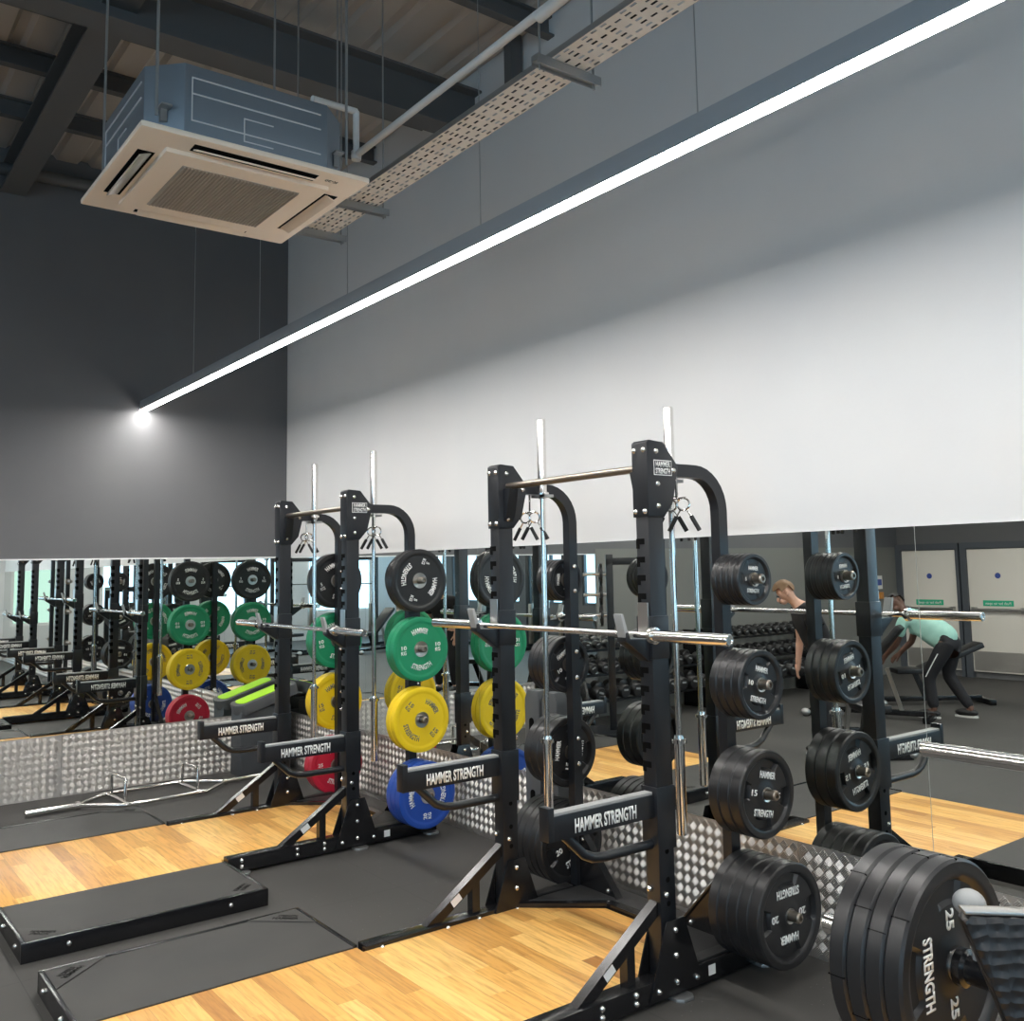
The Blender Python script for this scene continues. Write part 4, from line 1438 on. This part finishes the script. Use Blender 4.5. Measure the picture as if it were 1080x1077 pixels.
    hm.build('cap' if cap else 'hair', hair, t)
    return t, L, root

def virt(x, y, z): return (x, y, z)
# man in mint leaning over the bench
pv = Vector((3.06, -7.02, 0.90))
hdir = Vector((-0.80, 0.10, 0)).normalized()
sd_ = Vector((hdir.y, -hdir.x, 0))
def at(p, f, s, z): return (p[0] + hdir.x * f + sd_.x * s, p[1] + hdir.y * f + sd_.y * s, z)
J = dict(pelvis=tuple(pv), chest=at(pv, 0.38, 0, 1.14), neck=at(pv, 0.52, 0, 1.24), head=at(pv, 0.60, 0, 1.33), face=(hdir.x * 0.85, hdir.y * 0.85, -0.5),
         sh_l=at(pv, 0.46, 0.19, 1.15), sh_r=at(pv, 0.46, -0.19, 1.15), el_l=at(pv, 0.55, 0.22, 0.86), el_r=at(pv, 0.55, -0.22, 0.86),
         wr_l=at(pv, 0.72, 0.20, 0.70), wr_r=at(pv, 0.72, -0.20, 0.70), hip_l=at(pv, 0, 0.11, 0.86), hip_r=at(pv, 0, -0.11, 0.86),
         kn_l=at(pv, 0.22, 0.15, 0.47), kn_r=at(pv, 0.10, -0.15, 0.48), an_l=at(pv, 0.16, 0.15, 0.09), an_r=at(pv, -0.16, -0.15, 0.09),
         toe_l=at(pv, 0.32, 0.15, 0.05), toe_r=at(pv, 0.0, -0.15, 0.05))
mn, LL, rr = person('man in mint t-shirt and black cap bent over an inclined bench', J, M_skin2, M_mint, M_trk, M_hairk, True, 1.28)
for s in ('l', 'r'):
    a, b = LL['hip_' + s], LL['kn_' + s]
    out = Vector((sd_.x, sd_.y, 0)) * (1 if s == 'l' else -1)
    MB().sweep([lerp(a, b, 0.25) + out * 0.100, lerp(a, b, 0.95) + out * 0.082], [(-0.012, -0.004), (0.012, -0.004), (0.012, 0.004), (-0.012, 0.004)]).build('white_stripe', M_white, mn)
# man in black t-shirt
pv = Vector((3.42, -4.07, 0.98))
hdir = Vector((-0.62, 0.62, 0)).normalized()
hdir = Vector((-0.61, 0.79, 0)).normalized()
sd_ = Vector((hdir.y, -hdir.x, 0))
J = dict(pelvis=tuple(pv), chest=at(pv, 0.17, 0, 1.33), neck=at(pv, 0.26, 0, 1.47), head=at(pv, 0.34, 0, 1.56), face=(hdir.x * 0.85, hdir.y * 0.85, -0.42),
         sh_l=at(pv, 0.18, 0.20, 1.39), sh_r=at(pv, 0.18, -0.20, 1.39), el_l=at(pv, 0.12, 0.25, 1.12), el_r=at(pv, 0.16, -0.25, 1.12),
         wr_l=at(pv, 0.15, 0.25, 0.88), wr_r=at(pv, 0.20, -0.22, 0.88), hip_l=at(pv, 0, 0.10, 0.93), hip_r=at(pv, 0, -0.10, 0.93),
         kn_l=at(pv, 0.06, 0.12, 0.50), kn_r=at(pv, 0.06, -0.12, 0.50), an_l=at(pv, -0.02, 0.13, 0.09), an_r=at(pv, -0.02, -0.13, 0.09),
         toe_l=at(pv, 0.13, 0.14, 0.05), toe_r=at(pv, 0.13, -0.14, 0.05))
person('fair man in black t-shirt looking down with one arm lowered', J, M_skin, M_tee, M_trk, M_hair, False)
# cable towers and machines near the windows
def cable_tower(x, y, rz, label):
    t = thing('cable_machine', label, 'gym machine', (x, y, 0), (0, 0, rz), 'cable machines by the windows')
    for sx in (-0.55, 0.55):
        MB().box(sx - 0.05, sx + 0.05, -0.06, 0.06, 0.0, 2.25, 0.008).build('column', M_black, t)
        MB().box(sx - 0.06, sx + 0.06, -0.45, 0.45, 0.0, 0.08, 0.008).build('foot', M_black, t)
        MB().box(sx - 0.14 if sx > 0 else sx + 0.06, sx - 0.06 if sx > 0 else sx + 0.14, -0.10, 0.10, 0.15, 1.05, 0.004).build('weight_stack', M_gun, t)
        MB().tube([(sx * 0.83, 0, 1.05), (sx * 0.83, 0, 2.2)], 0.012, 8).build('guide_rod', M_chrome, t)
    MB().box(-0.6, 0.6, -0.05, 0.05, 2.15, 2.25, 0.008).build('top_beam', M_black, t)
    MB().tube([(-0.5, -0.08, 1.55), (0.5, -0.08, 1.55)], 0.016, 8).build('handle_bar', M_chrome, t)
    return t
cable_tower(7.9, -9.6, R(10), 'black cable machine by the first window, seen in mirror')
cable_tower(10.4, -9.8, R(-5), 'black cable machine by the second window, seen in mirror')
cable_tower(12.6, -9.2, R(4), 'black cable machine by the third window, seen in mirror')
cable_tower(14.9, -6.6, R(80), 'black cable machine by the side wall, seen in mirror')
cable_tower(15.0, -3.2, R(85), 'black cable machine nearest the pale wall end, seen in mirror')
cable_tower(15.1, -4.9, R(95), 'black cable machine second along the side wall, seen in mirror')
cable_tower(13.3, -7.7, R(20), 'black cable machine out on the floor before the windows, in mirror')
cable_tower(11.3, -7.9, R(-12), 'black cable machine before the second and third windows, in mirror')
make_bench((12.2, -5.2, 0), R(200), R(30), 'black bench on the open floor left of a cable machine, in mirror')
make_bench((12.9, -6.5, 0), R(150), R(15), 'low black bench in front of the floor cable machine, in mirror')
make_bench((10.9, -6.9, 0), R(110), R(40), 'black bench with raised back before the windows, in mirror')

# plate tree by the charcoal wall end (tall post with black plates)
tr = thing('plate_tree', 'black storage post with small plates, in mirror left of the near rack right post', 'plate tree', (1.08, -3.40, 0), (0, 0, R(-142)))
MB().box(-0.04, 0.04, -0.04, 0.04, 0.0, 2.0, 0.006).build('post', M_black, tr)
MB().box(-0.04, 0.04, -0.04, 0.55, 1.88, 1.96, 0.006).build('top_arm', M_black, tr)
MB().box(-0.3, 0.3, -0.3, 0.3, 0.0, 0.06, 0.006).build('base', M_black, tr)
MB().tube([(0, 0.06, 1.25), (0, 0.22, 0.9)], 0.04, 10).build('brace', M_black, tr)
for k, zz in enumerate((1.78, 1.55, 1.32)):
    MB().tube([(0, 0, zz), (0.0, -0.30, zz)], 0.02, 10).build('peg', M_steel, tr)
    lb = '%s black plate on the mirrored plate tree' % ('top', 'middle', 'lowest')[k]
    p_ = plate('u5', 1.08 + 0.10 * math.sin(R(-142)), -3.40 - 0.10 * math.cos(R(-142)), zz - 0.003, 0, lb, 'plates on the mirrored tree', [])
    p_.rotation_euler = (0, 0, R(-142 - 90))

# plate-loaded machine beyond the third rack, reflected in the charcoal wall mirror
lm = thing('chest_press', 'black lever chest press with chrome arms, at left edge in mirror', 'gym machine', (10.6, -1.5, 0))
for sy in (-0.45, 0.45):
    MB().sweep([(-0.6, sy, 0.04), (0.5, sy, 0.04), (0.5, sy, 1.62), (-0.1, sy, 1.62), (-0.5, sy, 0.1)], [(-0.045, -0.045), (0.045, -0.045), (0.045, 0.045), (-0.045, 0.045)], up=(0, 1, 0)).build('side_frame', M_black, lm)
    MB().tube([(0.45, sy * 0.7, 1.3), (-0.45, sy * 0.6, 0.85)], 0.025, 10).build('lever_arm', M_chrome, lm)
MB().box(0.44, 0.52, -0.45, 0.45, 1.55, 1.65, 0.006).build('top_beam', M_black, lm)
MB().box(0.0, 0.12, -0.16, 0.16, 0.6, 1.35, 0.02).build('back_pad', M_pad, lm)
MB().box(-0.35, 0.05, -0.18, 0.18, 0.48, 0.56, 0.02).build('seat_pad', M_pad, lm)
